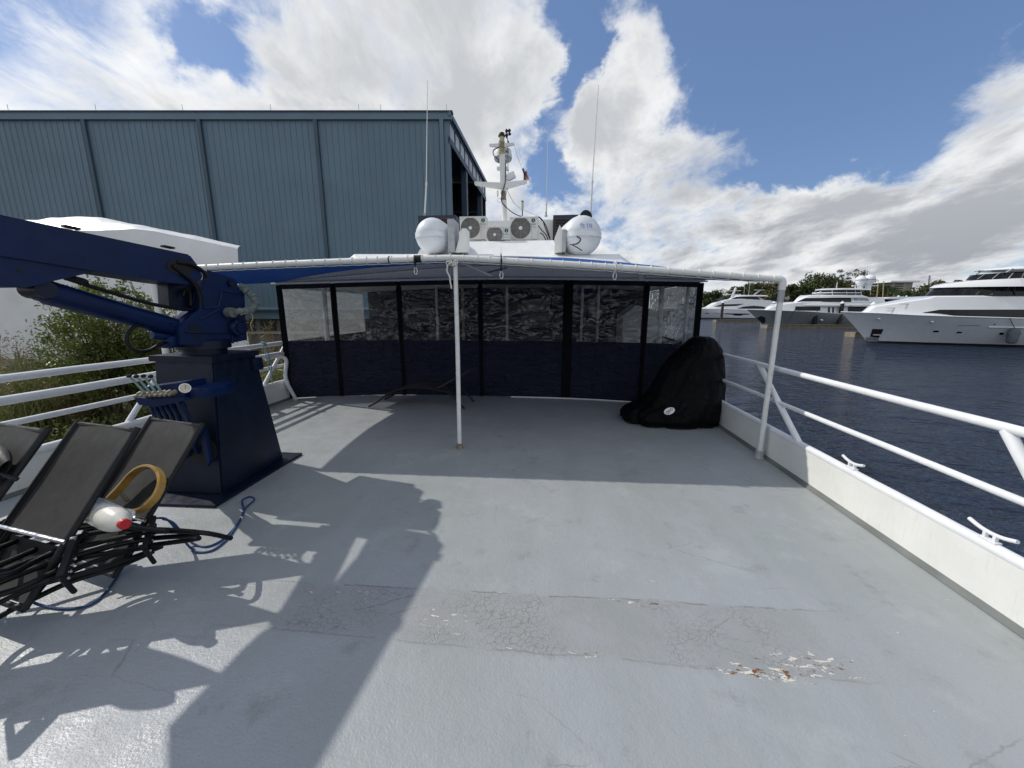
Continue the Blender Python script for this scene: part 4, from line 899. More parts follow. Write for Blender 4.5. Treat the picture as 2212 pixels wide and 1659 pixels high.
for k, (xa, xb, yb) in enumerate([(322, 352, 925), (331, 362, 940), (344, 372, 950), (356, 386, 960), (369, 398, 955), (391, 416, 950)]):
    mb = MB(); path = smooth_path([vp(xa, 868, vy + .05), vp((xa * 2 + xb) / 3 + 1, 890, vy + .08), vp((xa + xb * 2) / 3, 912, vy + .14), Yp(xb, yb, vy + .24), Yp(xb + 12, yb + 28, vy + .33)], 5)
    mb.tube(path, .019, 10, rr=[.0195 + .0022 * math.sin(i * 1.3 + k) for i in range(len(path))]); mb.build('hose', M['navy'], vb_)

# ------------------------------------------------------------------ folded sling loungers
def lounger_parts():
    t = thing('sun_lounger', '', 'lounger', (0, 0, 0), 'folded sling loungers by the crane')
    w, L, til = .56, .64, R(52)
    ax = Vector((0, math.cos(til), math.sin(til))); nrm = Vector((0, -math.sin(til), math.cos(til))); h = Vector((0, 0, .29))
    mb = MB(); rows = []
    for i in range(15):
        s = i / 14; rows.append([h + ax * (L * s) + Vector(((k / 8 - .5) * (w - .03), 0, 0)) - nrm * (.018 * math.sin(math.pi * k / 8) * math.sin(math.pi * min(1, s * 1.15 + .02))) for k in range(9)])
    mb.grid(rows); mb.grid([[p - nrm * .006 for p in r] for r in rows]); mb.build('backrest_sling', M['mesh'], t)
    mb = MB()
    for s in (-1, 1): mb.tube([h + Vector((s * (w / 2 - .012), 0, 0)) - ax * .1, h + Vector((s * (w / 2 - .012), 0, 0)) + ax * L * .5, h + Vector((s * (w / 2 - .012), 0, 0)) + ax * (L + .01)], .017, 10)
    mb.split('side_rail', M['black'], t)
    mb = MB(); mb.tube([h + ax * (L - .006) + Vector((x, 0, 0)) - nrm * (.012 * math.sin(math.pi * (x / w + .5))) for x in [(-.5 + k / 8) * (w - .04) for k in range(9)]], .013, 8); mb.build('top_hem', M['mesh'], t)
    mb = MB(); mb.tube([h + Vector((-w / 2, 0, 0)) + nrm * .012, h + Vector((w / 2, 0, 0)) + nrm * .012], .012, 8); mb.build('hinge_bar', M['steel'], t)
    mb = MB(); rows = []
    for i in range(7):
        s = i / 6; rows.append([h - ax * (.03 + .27 * s) + Vector(((k / 6 - .5) * (w - .07), 0, 0)) - nrm * (.02 + .02 * math.sin(math.pi * s)) for k in range(7)])
    mb.grid(rows); mb.grid([[p - nrm * .006 for p in r] for r in rows]); mb.build('seat_sling', M['mesh'], t)
    mb = MB()
    for s in (-1, 1):
        x = s * (w / 2 - .045); mb.tube([h + Vector((x, 0, 0)) - ax * .0 - nrm * .015, h + Vector((x, 0, 0)) - ax * .32 - nrm * .02], .016, 10)
    mb.tube([h + Vector((-w / 2 + .045, 0, 0)) - ax * .32 - nrm * .02, h + Vector((w / 2 - .045, 0, 0)) - ax * .32 - nrm * .02], .014, 10); mb.build('seat_frame', M['black'], t)
    for s in (-1, 1):
        a = h + Vector((s * (w / 2 + .02), .02, .02)); b = a + Vector((s * .17, -.15, -.09))
        mb = MB(); mb.bar(a, b, .03, .028, bev=.006); mb.bar(a - Vector((0, 0, .05)), b - Vector((s * .02, -.02, .05)), .018, .018)
        for k in range(4): q = a.lerp(b, .3 + .16 * k) - Vector((0, 0, .03)); mb.lathe(q, [(.012, -.03), (.012, .02)], 8)
        ar = mb.build('ratchet_arm', M['black'], t)
        mb = MB()
        for k in range(4): q = a.lerp(b, .3 + .16 * k) - Vector((-s * .0, 0, .055)); mb.lathe(q, [(.007, -.018), (.010, -.012), (.010, .012), (.007, .018)], 8, axis=(1, 0, 0))
        mb.tube([a - Vector((0, .03, .045)), a.lerp(b, .3) - Vector((0, 0, .045))], .009, 8); mb.build('stud', M['steel'], ar)
        mb = MB(); mb.tube([b, b + Vector((-s * .04, .05, -.13))], .012, 8); mb.build('leg', M['black'], t)
    return t
lg = lounger_parts(); spots = [((-2.783, 1.668, .145), .184, 'charcoal sling lounger with bare backrest, middle of the three by the railing'),
         ((-2.721, 2.033, .067), .235, 'charcoal sling lounger with the yellow ring lying on it, beside the crane'), ((-2.905, 1.346, .24), .2, 'charcoal sling lounger with black headrest pillow at the left edge')]
LG = []
for i, (loc, yaw, lab) in enumerate(spots):
    o = lg if i == 0 else copy_tree(lg)
    o.location = loc; o.rotation_euler = (0, 0, -yaw); o['label'] = lab; LG.append(o)
til = R(52); axv = Vector((0, math.cos(til), math.sin(til))); nv = Vector((0, -math.sin(til), math.cos(til)))
def lp(i, x, s, n=0.0):                     # point on lounger i: across, up the sling, off the sling
    loc, yaw, _ = spots[i]; v = Vector((x, 0, .29)) + axv * s + nv * n
    return Matrix.Rotation(-yaw, 4, 'Z') @ v + Vector(loc)
# headrest pillow, a thing lying on the left lounger
t = thing('headrest_pillow', 'black padded headrest pillow tied to the leftmost lounger', 'pillow', (-2.9, 1.6, .9))
ML2 = Matrix.Rotation(-spots[2][1], 4, 'Z'); axv2 = (ML2 @ axv).normalized(); nv2 = (ML2 @ nv).normalized(); xv2 = (ML2 @ Vector((1, 0, 0))).normalized(); o = lp(2, .03, .42, .055)
mb = MB(); rows = []
for i in range(17):
    a = 2 * math.pi * i / 16; rows.append([o + xv2 * ((k / 10 - .5) * .52) + (axv2 * math.cos(a) * .11 + nv2 * math.sin(a) * .05 * (1 + .15 * math.sin(k * 1.7))) * (1 - abs(k / 10 - .5) ** 3 * 4.6) for k in range(11)])
mb.grid(rows); mb.build('cushion', M['black'], t)
mb = MB(); mb.tube([o + xv2 * .25 - axv2 * .02, o + xv2 * .30 - axv2 * .03 - nv2 * .05], .010, 6); mb.build('tie', M['black'], t)

# yellow rim ring leaning on the second lounger
t = thing('wooden_ring', 'yellow varnished ring leaning on the lounger beside the crane', 'ring', tuple(lp(1, .02, .2, .05)))
M_l = Matrix.Rotation(-spots[1][1], 4, 'Z'); a_s = (M_l @ axv).normalized(); a_x = (M_l @ Vector((1, 0, 0))).normalized(); a_n = (M_l @ nv).normalized()
corner = [(238, 1077), (262, 1052), (285, 1025), (308, 1010), (330, 1009), (345, 1022), (349, 1042), (340, 1068), (322, 1090), (300, 1103), (280, 1104)]
def on_sling(px, py, off=.05):
    o = Vector((0, 0, EYE)); d = ray(px, py); c = lp(1, 0, .2, off); return o + d * ((c - o).dot(a_n) / d.dot(a_n))
path = smooth_path([on_sling(*c) for c in corner], 6); mb = MB(); rows = []
for i, p in enumerate(path):
    tn = (path[min(i + 1, len(path) - 1)] - path[max(i - 1, 0)]).normalized(); sd = tn.cross(a_n).normalized(); hw, hh_ = .010, .024
    rows.append([p + sd * hw * x + a_n * hh_ * y for x, y in ((-1, -.8), (-1, .8), (-.6, 1), (.6, 1), (1, .8), (1, -.8), (.6, -1), (-.6, -1))])
mb.grid(rows, close=True); mb.build('rim', M['wood'], t)
a, b = on_sling(262, 1066), on_sling(276, 1082, .02); mb = MB(); mb.tube([a, b], .012, 10); mb.build('spoke_stub', M['rustmetal'], t)

# plastic jug
a = Dp(196, 1098, 2.10); b = Dp(266, 1131, 1.88); axj = (b - a).normalized()
t = thing('plastic_jug', 'dirty white plastic jug with red cap lying against the loungers', 'jug', tuple((a + b) / 2))
L = (b - a).length; r = .068
mb = MB(); mb.lathe(a, [(.02, 0), (r * .85, .004), (r, .03), (r, L * .34), (r * .97, L * .36), (r, L * .38), (r * 1.0, L * .66), (r * .96, L * .76), (r * .84, L * .86), (r * .66, L * .93), (.03, L * .97), (.023, L)], 28, axis=axj); mb.build('body', M['jug'], t)
mb = MB(); mb.lathe(a + axj * L, [(.027, 0), (.027, .026), (.023, .03)], 24, axis=axj); mb.build('cap', M['red'], t)
mb = MB(); up = Vector((0, 0, 1)); up = (up - axj * up.dot(axj)).normalized(); sd = axj.cross(up)
mb.grid([[a + axj * (L * u) + (up * math.cos(v) + sd * math.sin(v)) * (r + .0015) for v in (-.5, -.25, 0, .25, .5)] for u in (.10, .22, .34)]); mb.build('label_patch', M['galv'], t)
mb = MB(); mb.tube(smooth_path([a + axj * L * .5 - sd * r * .95, a + axj * L * .58 - sd * (r + .01), a + axj * L * .75 - sd * (r + .01), a + axj * L * .86 - sd * r * .7]), .011, 8); mb.build('handle', M['jug'], t)

# bundle of black cables over the loungers
def bundle():
    t = thing('cable_bundle', 'bundle of thick black cables draped across the lounger feet', 'cables', tuple(Zp(200, 1200, .25)))
    lines = [([(-80, 1215), (0, 1183), (90, 1150), (200, 1130), (310, 1142), (360, 1148)], .30),
             ([(-80, 1270), (0, 1237), (100, 1200), (200, 1175), (320, 1150), (430, 1150), (499, 1163)], .26),
             ([(-80, 1295), (0, 1258), (110, 1217), (240, 1180), (330, 1163), (400, 1158), (428, 1154)], .24),
             ([(-80, 1245), (0, 1220), (120, 1172), (240, 1146), (340, 1144), (420, 1149)], .29),
             ([(-80, 1320), (0, 1284), (100, 1255), (200, 1215), (300, 1183), (400, 1168), (430, 1163)], .20),
             ([(-80, 1345), (0, 1300), (90, 1262), (190, 1235), (290, 1203), (350, 1180)], .16),
             ([(-80, 1380), (0, 1331), (80, 1290), (160, 1254), (250, 1226), (330, 1192)], .10),
             ([(-60, 1255), (20, 1240), (80, 1210), (140, 1180), (190, 1150)], .33),
             ([(-60, 1300), (30, 1275), (120, 1235), (180, 1205), (270, 1190), (330, 1180)], .22),
             ([(-60, 1170), (0, 1152), (60, 1150), (180, 1140), (260, 1128)], .26)]
    for pts, z in lines:
        n = len(pts); mb = MB(); z += .07
        mb.tube(smooth_path([Zp(x, y, z + .03 * math.sin(i * 1.3 + z * 20) - (.16 if (i == n - 1 and x > 480) else 0)) for i, (x, y) in enumerate(pts)], 7), .0145, 10); mb.build('cable', M['rubber'], t)
    mb = MB()
    for (x, y, z) in ((262, 1172, .25), (205, 1183, .24), (268, 1177, .23), (228, 1192, .22)): c = Zp(x, y, z); mb.tube([c + Vector((-.03, -.03, 0)), c, c + Vector((.05, .03, .01))], .006, 6)
    mb.build('cable_tie', M['galv'], t)
bundle()
# blue rope: loop on deck, drape over the arms, long curve in front
t = thing('blue_rope', 'thin dark blue rope looping over the cables and across the deck', 'rope', tuple(Zp(430, 1190)))
mb = MB(); rz = .008
P1 = [Zp(0, 1250, .2), Zp(40, 1285, .1), Zp(90, 1308, .015), Zp(140, 1315, rz), Zp(190, 1308, rz), Zp(225, 1283, rz), Zp(255, 1242, rz), Zp(275, 1205, .05), Zp(282, 1170, .18), Zp(265, 1130, .3), Zp(290, 1124, .31), Zp(330, 1120, .30), Zp(360, 1122, .24), Zp(385, 1150, .12), Zp(408, 1180, .03), Zp(428, 1193, rz), Zp(460, 1188, rz), Zp(490, 1165, rz), Zp(512, 1135, rz), Zp(522, 1118, rz), Zp(530, 1098, rz), Zp(549, 1080, rz), Zp(540, 1073, rz), Zp(523, 1081, rz), Zp(526, 1100, rz), Zp(520, 1120, rz), Zp(505, 1142, rz), Zp(480, 1166, rz), Zp(450, 1180, rz), Zp(425, 1178, rz), Zp(400, 1160, .06), Zp(375, 1130, .17), Zp(352, 1121, .26)]
mb.tube(smooth_path(P1, 7), .0072, 8); mb.build('strand', M['bluerope'], t)
c = Zp(521, 1119, .012); mb = MB(); mb.torus(c, .012, .005, (.3, 1, 0), 12, 6); mb.build('whipping', M['whiterope'], t)
# pale rope hung over the left rail
t = thing('tied_rope', 'faded pale blue rope knotted around the bank side top rail', 'rope', (-4.8, Xp(562, 745, -4.8).y, 1.05))
mb = MB(); y0 = Xp(565, 742, -4.8).y
for k in range(4): mb.torus((-4.8, y0 + .02 * k, 1.055), .043, .008, (.1, 1, .15 * (k - 1)), 14, 6)
mb.tube(smooth_path([(-4.76, y0, 1.0), (-4.74, y0 + .05, .88), (-4.76, y0 + .09, .76), (-4.73, y0 + .06, .85), (-4.74, y0 + .02, .97)]), .008, 6)
mb.tube(smooth_path([(-4.76, y0, .98), (-4.74, y0 + .02, .7), (-4.75, y0 + .08, .5), (-4.78, y0 + .1, .36)]), .007, 6); mb.tube(smooth_path([(-4.76, y0 + .04, .98), (-4.74, y0 + .08, .7), (-4.76, y0 + .1, .5), (-4.79, y0 + .12, .37)]), .007, 6); mb.build('knot', M['paperrope'], t)

# ------------------------------------------------------------------ covered grill in the starboard corner
t = thing('covered_grill', 'tall object under a scuffed black cover with a white oval badge', 'cover', (2.1, 5.75, 0))
DC = 5.6; prof = [(905, 1347, 1551, .46), (893, 1345, 1556, .50), (880, 1356, 1557, .49), (866, 1388, 1557, .44), (848, 1404, 1558, .40), (820, 1419, 1560, .36), (792, 1433, 1561, .33), (770, 1450, 1560, .30), (752, 1469, 1556, .26), (738, 1486, 1547, .21), (730, 1496, 1538, .17), (727, 1503, 1532, .12)]
fine = []
for (p0_, p1_) in zip(prof, prof[1:]):
    for q in range(5): fine.append(tuple(x0 + (x1 - x0) * q / 5 for x0, x1 in zip(p0_, p1_)))
fine.append(prof[-1])
mb = MB(); rows = []; nseg = 150
for (py, xl, xr_, ry) in fine:
    a, b = Dp(xl, py, DC), Dp(xr_, py, DC); c = (a + b) / 2; rx = (b - a).length / 2; z = max(.004, c.z); row = []
    u = (b - a).normalized(); w = Vector((-u.y, u.x, 0))
    for k in range(nseg):
        an = 2 * math.pi * k / nseg; ca, sa = math.cos(an), math.sin(an)
        wv_ = an * 5 + z * 1.8 + 1.8 * noise.noise((ca * 1.3, sa * 1.3, z * 1.4)); fold = (abs(math.sin(wv_)) ** .6 - .62) * .14 * max(.15, 1.1 - z) + (abs(math.sin(an * 11 - z * 7 + 2 * noise.noise((ca * 3, sa * 3, z * 3)))) - .6) * .03 * max(.3, 1.2 - z)
        fold += .03 * noise.noise((ca * 3, sa * 3, z * 3)) + (.05 * math.sin(z * 60 + an * 3) * noise.noise((ca * 3, sa * 3, 7)) if z < .28 else 0)
        e_ = .35 if abs(ca) > .93 else 1; q = c + u * rx * ca * (1 + fold * e_) + w * (ry * sa * (1 + fold)); row.append(Vector((q.x, q.y, z + (.015 * noise.noise((ca * 3, sa * 3, z * 5)) if .03 < z < 1.1 else 0))))
    rows.append(row)
vr = mb.grid(rows, close=True); mb.face(vr[-1]); cv = mb.build('cover', M['tarp'], t, ang=80)
mb = MB(); mb.tube([r_ * 1.0 for r_ in [p + Vector((0, 0, .012)) for p in rows[0]]] + [rows[0][0] + Vector((0, 0, .012))], .016, 6); mb.build('hem', M['tarp'], cv)
lc = Dp(1446, 888, 5.08); lc.z += .0; nrm = (Vector((0, 0, EYE + .4)) - lc).normalized(); ux = Vector((0, 0, 1)).cross(nrm).normalized(); uy = nrm.cross(ux)
rot_ = Matrix.Rotation(R(28), 3, nrm); ux = rot_ @ ux; uy = rot_ @ uy
mb = MB(); mb.prism([lc + ux * .072 * math.cos(a) + uy * .046 * math.sin(a) for a in [2 * math.pi * k / 28 for k in range(28)]], nrm * .006); bdg = mb.build('badge', M['white'], cv)
mb = MB()
for pts in ([(-.055, -.012), (-.035, .012), (-.02, -.014), (-.008, .018), (.004, -.01), (.02, .016), (.032, -.004), (.055, .014)], [(-.05, -.02), (-.02, -.024), (.0, -.012)], [(.012, .02), (.03, .026), (.05, .02)]):
    mb.tube(smooth_path([lc + nrm * .008 + ux * x + uy * y for x, y in pts], 4), .0028, 5)
mb.build('script', M['ink'], bdg)

# ------------------------------------------------------------------ flat lounger under the awning
t = thing('flat_lounger', 'low black curved lounger standing in the shade by the curtains', 'lounger', (-2.3, 6.3, 0))
def lpth(d): return [Yp(x, y, d) for x, y in ((797, 886), (815, 868), (840, 850), (865, 841), (890, 838), (915, 838), (945, 843), (970, 850), (1003, 862))]
A_, B_ = lpth(6.1), [Vector((p.x + .06, 6.62, p.z)) for p in lpth(6.1)]
for p in A_ + B_: p.z = max(p.z, .02)
A_[0].z = B_[0].z = .02; A_[-1].z = B_[-1].z = .02
for s_, q in ((0, A_), (1, B_)):
    mb = MB(); mb.tube(smooth_path(q, 5), .016, 8); mb.split('side_rail', M['black'], t)
mb = MB(); mb.grid([[a.lerp(b, v) + Vector((0, 0, .012)) for v in (0.03, .25, .5, .75, .97)] for a, b in zip(smooth_path(A_[1:7], 3), smooth_path(B_[1:7], 3))]); mb.build('sling', M['mesh'], t)
b0, b1 = Yp(940, 842, 6.15), Yp(1010, 803, 6.15); mb = MB(); off = Vector((.04, .46, 0))
mb.tube([b0, b1], .014, 8); mb.tube([b0 + off, b1 + off], .014, 8); mb.tube([b1, b1 + off], .014, 8); mb.grid([[b0, b0 + off], [b1, b1 + off]]); mb.build('backrest', M['mesh'], t)
mb = MB(); mb.tube([Yp(958, 834, 6.15), Yp(988, 860, 6.15)], .011, 8); mb.build('prop', M['black'], t)

# ------------------------------------------------------------------ hangar
def C2S(x, y): return (x * math.cos(YAW) - y * math.sin(YAW), x * math.sin(YAW) + y * math.cos(YAW))   # camera-heading plan -> ship plan
hx0, hy0 = -3.5, 24.0
hg = thing('boat_hangar', 'large slate blue corrugated boat hangar with open dark end', 'building', (*C2S(-18, 24), -.6))
ZT = 12.40
def HP(x, y, z): return Vector((*C2S(x, y), z))
mb = MB()                                                        # ribbed front wall
n = int(29.5 / .335); pts = []
for i in range(n):
    x = -3.5 - i * .335
    for dx_, dy_ in ((0, 0), (-.262, 0), (-.279, -.032), (-.318, -.032)): pts.append((x + dx_, 24 + dy_))
mb.grid([[HP(x, y, z) for x, y in pts] for z in (1.75, 7, ZT - .25)]); wall = mb.build('cladding', M['hangar'], hg, recalc=False, smooth=False)
mb = MB(); mb.prism([HP(-33, 23.86, ZT - .38), HP(-3.38, 23.86, ZT - .38), HP(-3.38, 23.86, ZT - .02), HP(-33, 23.86, ZT - .02)], HP(0, .26, 0)); eave = mb.build('eave_gutter', M['hangar'], hg, smooth=False)
mb = MB(); mb.prism([HP(-33, 23.80, ZT - .02), HP(-3.3, 23.80, ZT - .02), HP(-3.3, 23.80, ZT + .04), HP(-33, 23.80, ZT + .04)], HP(0, .4, 0)); mb.build('eave_flashing', M['hangartrim'], eave, smooth=False)
for px in (178, 428, 680, 953):
    pq = Dp(px, 252, 23.9); x = pq.x * math.cos(YAW) + pq.y * math.sin(YAW)
    mb = MB(); mb.prism([HP(x - .10, 23.84, 1.8), HP(x + .10, 23.84, 1.8), HP(x + .10, 23.84, ZT - .38), HP(x - .10, 23.84, ZT - .38)], HP(0, .13, 0)); mb.build('downpipe', M['hangar'] if px == 953 else M['hangartrim'], hg, smooth=False)
mb = MB(); mb.tube([HP(-33, 23.8, 1.62), HP(-3.4, 23.8, 1.62)], .11, 10); mb.prism([HP(-33, 23.95, 1.05), HP(-3.4, 23.95, 1.05), HP(-3.4, 23.95, 1.75), HP(-33, 23.95, 1.75)], HP(0, .1, 0)); mb.build('base_flashing', M['hangar'], hg, smooth=False)
mb = MB(); mb.prism([HP(-33, 24.1, -1.2), HP(-3.5, 24.1, -1.2), HP(-3.5, 24.1, 1.1), HP(-33, 24.1, 1.1)], HP(0, .2, 0)); bw = mb.build('base_wall', M['block'], hg, smooth=False)
for k in range(22):
    x = -4.2 - k * 1.3; mb = MB(); mb.prism([HP(x - .98, 24.06, .32), HP(x, 24.06, .32), HP(x, 24.06, 1.0), HP(x - .98, 24.06, 1.0)], HP(0, .03, 0)); mb.build('window', M['glass'], bw, smooth=False)
mb = MB(); mb.prism([HP(-33, 24.0, .12), HP(-3.5, 24.0, .12), HP(-3.5, 24.0, .26), HP(-33, 24.0, .26)], HP(0, .09, 0)); mb.build('sill', M['concrete'], bw, smooth=False)
def side(y): return -3.5 + .104 * (y - 24)
# roof, header and open side
mb = MB(); mb.face([mb.b.verts.new(p) for p in (HP(-33, 23.9, ZT + .02), HP(-3.4, 23.9, ZT + .02), HP(side(36), 36.1, ZT + .02), HP(-33, 36.1, ZT + .02))]); mb.face([mb.b.verts.new(p) for p in (HP(-33, 23.9, ZT - .1), HP(-3.4, 23.9, ZT - .1), HP(side(36), 36.1, ZT - .1), HP(-33, 36.1, ZT - .1))]); mb.build('roof', M['hangartrim'], hg, smooth=False, recalc=False)
def hside(y0, y1, z0, z1, off, th=.12): return [HP(side(y0) + off, y0, z0), HP(side(y1) + off, y1, z0), HP(side(y1) + off, y1, z1), HP(side(y0) + off, y0, z1)], HP(-th, .0, 0)
for nm, y0, y1, z0, z1, off, mt_ in (('rake_trim', 23.8, 36.2, ZT - .22, ZT + .03, .12, 'hangar'), ('header_beam', 24, 36, ZT - 1.55, ZT - 1.2, .0, 'hangarsteel'), ('header_frame', 24, 36, ZT - .4, ZT - .2, -.02, 'hangarsteel')):
    p, o = hside(y0, y1, z0, z1, off); mb = MB(); mb.prism(p, o); mb.build(nm, M[mt_], hg, smooth=False)
for k in range(9):
    y0 = 24.3 + k * 1.3; p, o = hside(y0, y0 + .95, ZT - 1.2, ZT - .4, -.06, .03); mb = MB(); mb.prism(p, o); mb.build('light_panel', M['trans'], hg, smooth=False)
for y0, w in ((24.05, .35), (28.3, .45), (34, .4), (35.7, .35)):
    p, o = hside(y0, y0 + w, -1.2, ZT - 1.2, -.05, .35); mb = MB(); mb.prism(p, o); mb.build('column', M['hangarsteel'], hg, smooth=False)
mb = MB()
for y0 in (26, 30, 33): mb.bar(HP(side(y0) - 3, y0, ZT - 3), HP(side(y0) - 1, y0 + 1.5, ZT - 9), .06, .06)
for z in (9.8, 8.6, 7.2, 5.9, 4.6): mb.bar(HP(-9, 35.3, z), HP(-2.6, 35.3, z), .05, .12)
mb.split('bracing', M['hangarsteel'], hg, smooth=False)
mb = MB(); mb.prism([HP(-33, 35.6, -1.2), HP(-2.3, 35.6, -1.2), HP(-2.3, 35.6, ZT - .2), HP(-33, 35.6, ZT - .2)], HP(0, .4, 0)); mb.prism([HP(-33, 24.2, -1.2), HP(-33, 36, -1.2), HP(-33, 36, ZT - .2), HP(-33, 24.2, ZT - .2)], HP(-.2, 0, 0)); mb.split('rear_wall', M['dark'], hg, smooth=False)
mb = MB()
for px in (20, 209, 396, 586, 776, 823, 965): pq = Dp(px, 247, 24); x = pq.x * math.cos(YAW) + pq.y * math.sin(YAW); mb.tube([HP(x, 24, ZT), HP(x, 24, ZT + .42)], .012, 5)
mb.split('lightning_rod', M['galv'], hg)

# ------------------------------------------------------------------ shrink-wrapped boat on the bank
sw = thing('wrapped_boat', 'boat sealed in white shrink wrap standing on the bank before the hangar', 'boat', (*C2S(-17, 17), -.6))
DW = 17.0
topf = [(-160, 500), (165, 497), (225, 499), (302, 494.5), (345, 500), (439, 520), (516, 537)]
ridge = [(-160, 470), (85, 478), (114, 473), (177, 470), (220, 471), (257, 479), (330, 494), (420, 512), (513, 533)]
def wl(tab, px): return interp(tab, px)
mb = MB(); rows = []; NX = 90
for i in range(NX + 1):
    px = -160 + (516 + 160) * i / NX; row = []
    zt = Dp(px, wl(topf, px), DW).z
    bl = max(0, (px - 380) / 136)
    for k in range(16):
        v = k / 15; p = Dp(px, 600, DW); z = -.55 + (zt + .55) * v
        wob = .09 * noise.noise((p.x * .5, z * .6, 0)) + .05 * noise.noise((p.x * 1.7, z * .5, 5)) + .12 * math.sin(v * math.pi)
        f = HP((px - 1106) / FPX / 1.045 * DW, DW - wob, z); row.append(f)
    zr = Dp(px, wl(ridge, px), DW + 1.9).z
    for k in range(1, 9):
        v = k / 8; f = HP((px - 1106) / FPX / (1.045 + .015 * v) * (DW + 1.9 * v), DW + 1.9 * v, zt + (zr - zt) * math.sin(v * math.pi / 2) + .03 * noise.noise((px * .03, v * 4, 2))); row.append(f)
    rows.append(row)
mb.grid(rows); e = rows[-1]; back = [HP(-12.07 * 1.0 - .1, DW + 1.9, z) for z in (-.55, 2, 3.5)]
mb.grid([e[:16], [p + HP(-1.0, .9, 0) for p in e[:16]], [p + HP(-2.6, 2.6, 0) for p in e[:16]]]); mb.build('wrap', M['wrap'], sw, recalc=False, ang=50)

# ------------------------------------------------------------------ vegetation
def leaf_quad(V, F, p, d, n, l, w):
    s = d.cross(n).normalized() * w; k = len(V); V += [p - d * l * .5, p + s - d * l * .05, p + d * l * .5, p - s - d * l * .05]; F.append((k, k + 1, k + 2, k + 3))
def rdir(r, up=.0):
    v = Vector((r.gauss(0, 1), r.gauss(0, 1), r.gauss(0, 1) + up)); return v.normalized()
def mesh_from(name, V, F, mat, parent):
    me = bpy.data.meshes.new(name); off = world_loc(parent) if parent is not None else Vector((0, 0, 0)); me.from_pydata([tuple(v - off) for v in V], [], F); return put_mesh(name, me, mat, parent)
def shrub(base, H, Wd, nb, nl, label, r, mat='leaf', lsize=.07, name='shrub', cat='shrub', group='shrubs on the bank'):
    t = thing(name, label, cat, tuple(base), group); mb = MB(); V = []; F = []
    for k in range(nb):
        a = r.uniform(0, 6.28); sp = r.uniform(.15, 1) ** .7; h = H * r.uniform(.45, 1) * (1 - .3 * sp)
        tip = base + Vector((math.cos(a) * Wd * sp * .5, math.sin(a) * Wd * sp * .5, h)); md = base.lerp(tip, .5) + Vector((0, 0, h * .12)) + rdir(r) * .08
        pth = smooth_path([base + rdir(r) * .05, md, tip], 4); mb.tube(pth, .01, 5, rr=[.016 * (1 - .8 * i / len(pth)) for i in range(len(pth))])
        clumps = [(pth[int(len(pth) * q) - 1] + rdir(r) * .14, r.uniform(.10, .24)) for q in (.45, .6, .75, .9, 1.0) for _ in (0, 1)]
        for _ in range(nl):
            c, rad = r.choice(clumps); p = c + rdir(r) * rad * r.random() ** .6; leaf_quad(V, F, p, rdir(r, .3), rdir(r, .8), lsize * r.uniform(.6, 1.35), lsize * .24)
    mb.build('branches', M['bark'], t); mesh_from('foliage', V, F, M[mat], t); return t
r1 = random.Random(11)
def gpt(px, d): p = Dp(px, 700, d); return Vector((p.x, p.y, bank_h(p.x, p.y) - .05))
shrub(gpt(205, 7.6), 3.0, 1.7, 32, 330, 'tall leafy green shrub behind the left railing under the crane boom', r1, 'leaf')
shrub(gpt(262, 8.3), 3.7, 1.5, 28, 280, 'tallest light green shrub rising above the crane cylinder', r1, 'leaflight')
shrub(gpt(330, 8.0), 3.4, 1.5, 26, 280, 'leafy shrub behind the white left awning pole', r1, 'leaf')
shrub(gpt(165, 8.2), 2.5, 1.3, 20, 260, 'small shrub left of the tall leafy ones', r1, 'leaf')
shrub(gpt(400, 9.5), 1.8, 1.6, 18, 260, 'low shrub seen below the crane head', r1, 'leaf')
def reeds(base, n, H, spread, label, r, mat='reed', plume=False):
    t = thing('reed_clump', label, 'reeds', tuple(base), 'reed clumps on the bank'); V = []; F = []; V2 = []; F2 = []
    for _ in range(n):
        p = base + Vector((r.gauss(0, spread), r.gauss(0, spread), 0)); h = H * r.uniform(.5, 1.1); lean = Vector((r.gauss(0, .16), r.gauss(0, .16), 0)); w = r.uniform(.008, .016); s = Vector((r.uniform(-1, 1), r.uniform(-1, 1), 0)).normalized() * w; k = len(V)
        for q in (0, .35, .7, 1): c = p + lean * h * q * q * 1.6 + Vector((0, 0, h * q * (1 - .12 * q))); ww = 1 - q * .92; V += [c - s * ww, c + s * ww]
        F += [(k + i * 2, k + i * 2 + 1, k + i * 2 + 3, k + i * 2 + 2) for i in range(3)]
        for __ in range(3):
            q = r.uniform(.25, .9); c = p + lean * h * q * q * 1.6 + Vector((0, 0, h * q)); d = (rdir(r) + Vector((0, 0, .7))).normalized(); leaf_quad(V, F, c + d * .14, d, rdir(r), r.uniform(.2, .42), .010)
        if plume and r.random() < .3:
            c = p + lean * h * 1.6 + Vector((0, 0, h * .9))
            for __ in range(26): leaf_quad(V2, F2, c + Vector((r.gauss(0, .03), r.gauss(0, .03), r.uniform(-.05, .2))), rdir(r, .6), rdir(r), .05, .008)
    mesh_from('blades', V, F, M[mat], t)
    if plume: mesh_from('plumes', V2, F2, M['dry'], t)
reeds(gpt(8, 7.0), 150, 1.95, .28, 'tall green reeds at the left picture edge', r1, 'reed', True)
reeds(gpt(62, 7.6), 110, 1.45, .25, 'brownish reeds with feathery tops beside the tall green reeds', r1, 'dry', True)
reeds(gpt(108, 7.4), 80, .95, .22, 'short dry straw clump before the white wrapped boat', r1, 'dry', True)
reeds(gpt(585, 10.5), 80, 1.75, .3, 'reeds behind the railing near the curtain corner', r1, 'reed', True)
reeds(gpt(560, 11.5), 60, 2.3, .16, 'thin dry stalks beside the crane head', r1, 'dry', True)
reeds(gpt(515, 10.5), 90, 1.2, .4, 'low reeds just right of the crane pedestal', r1, 'reed')
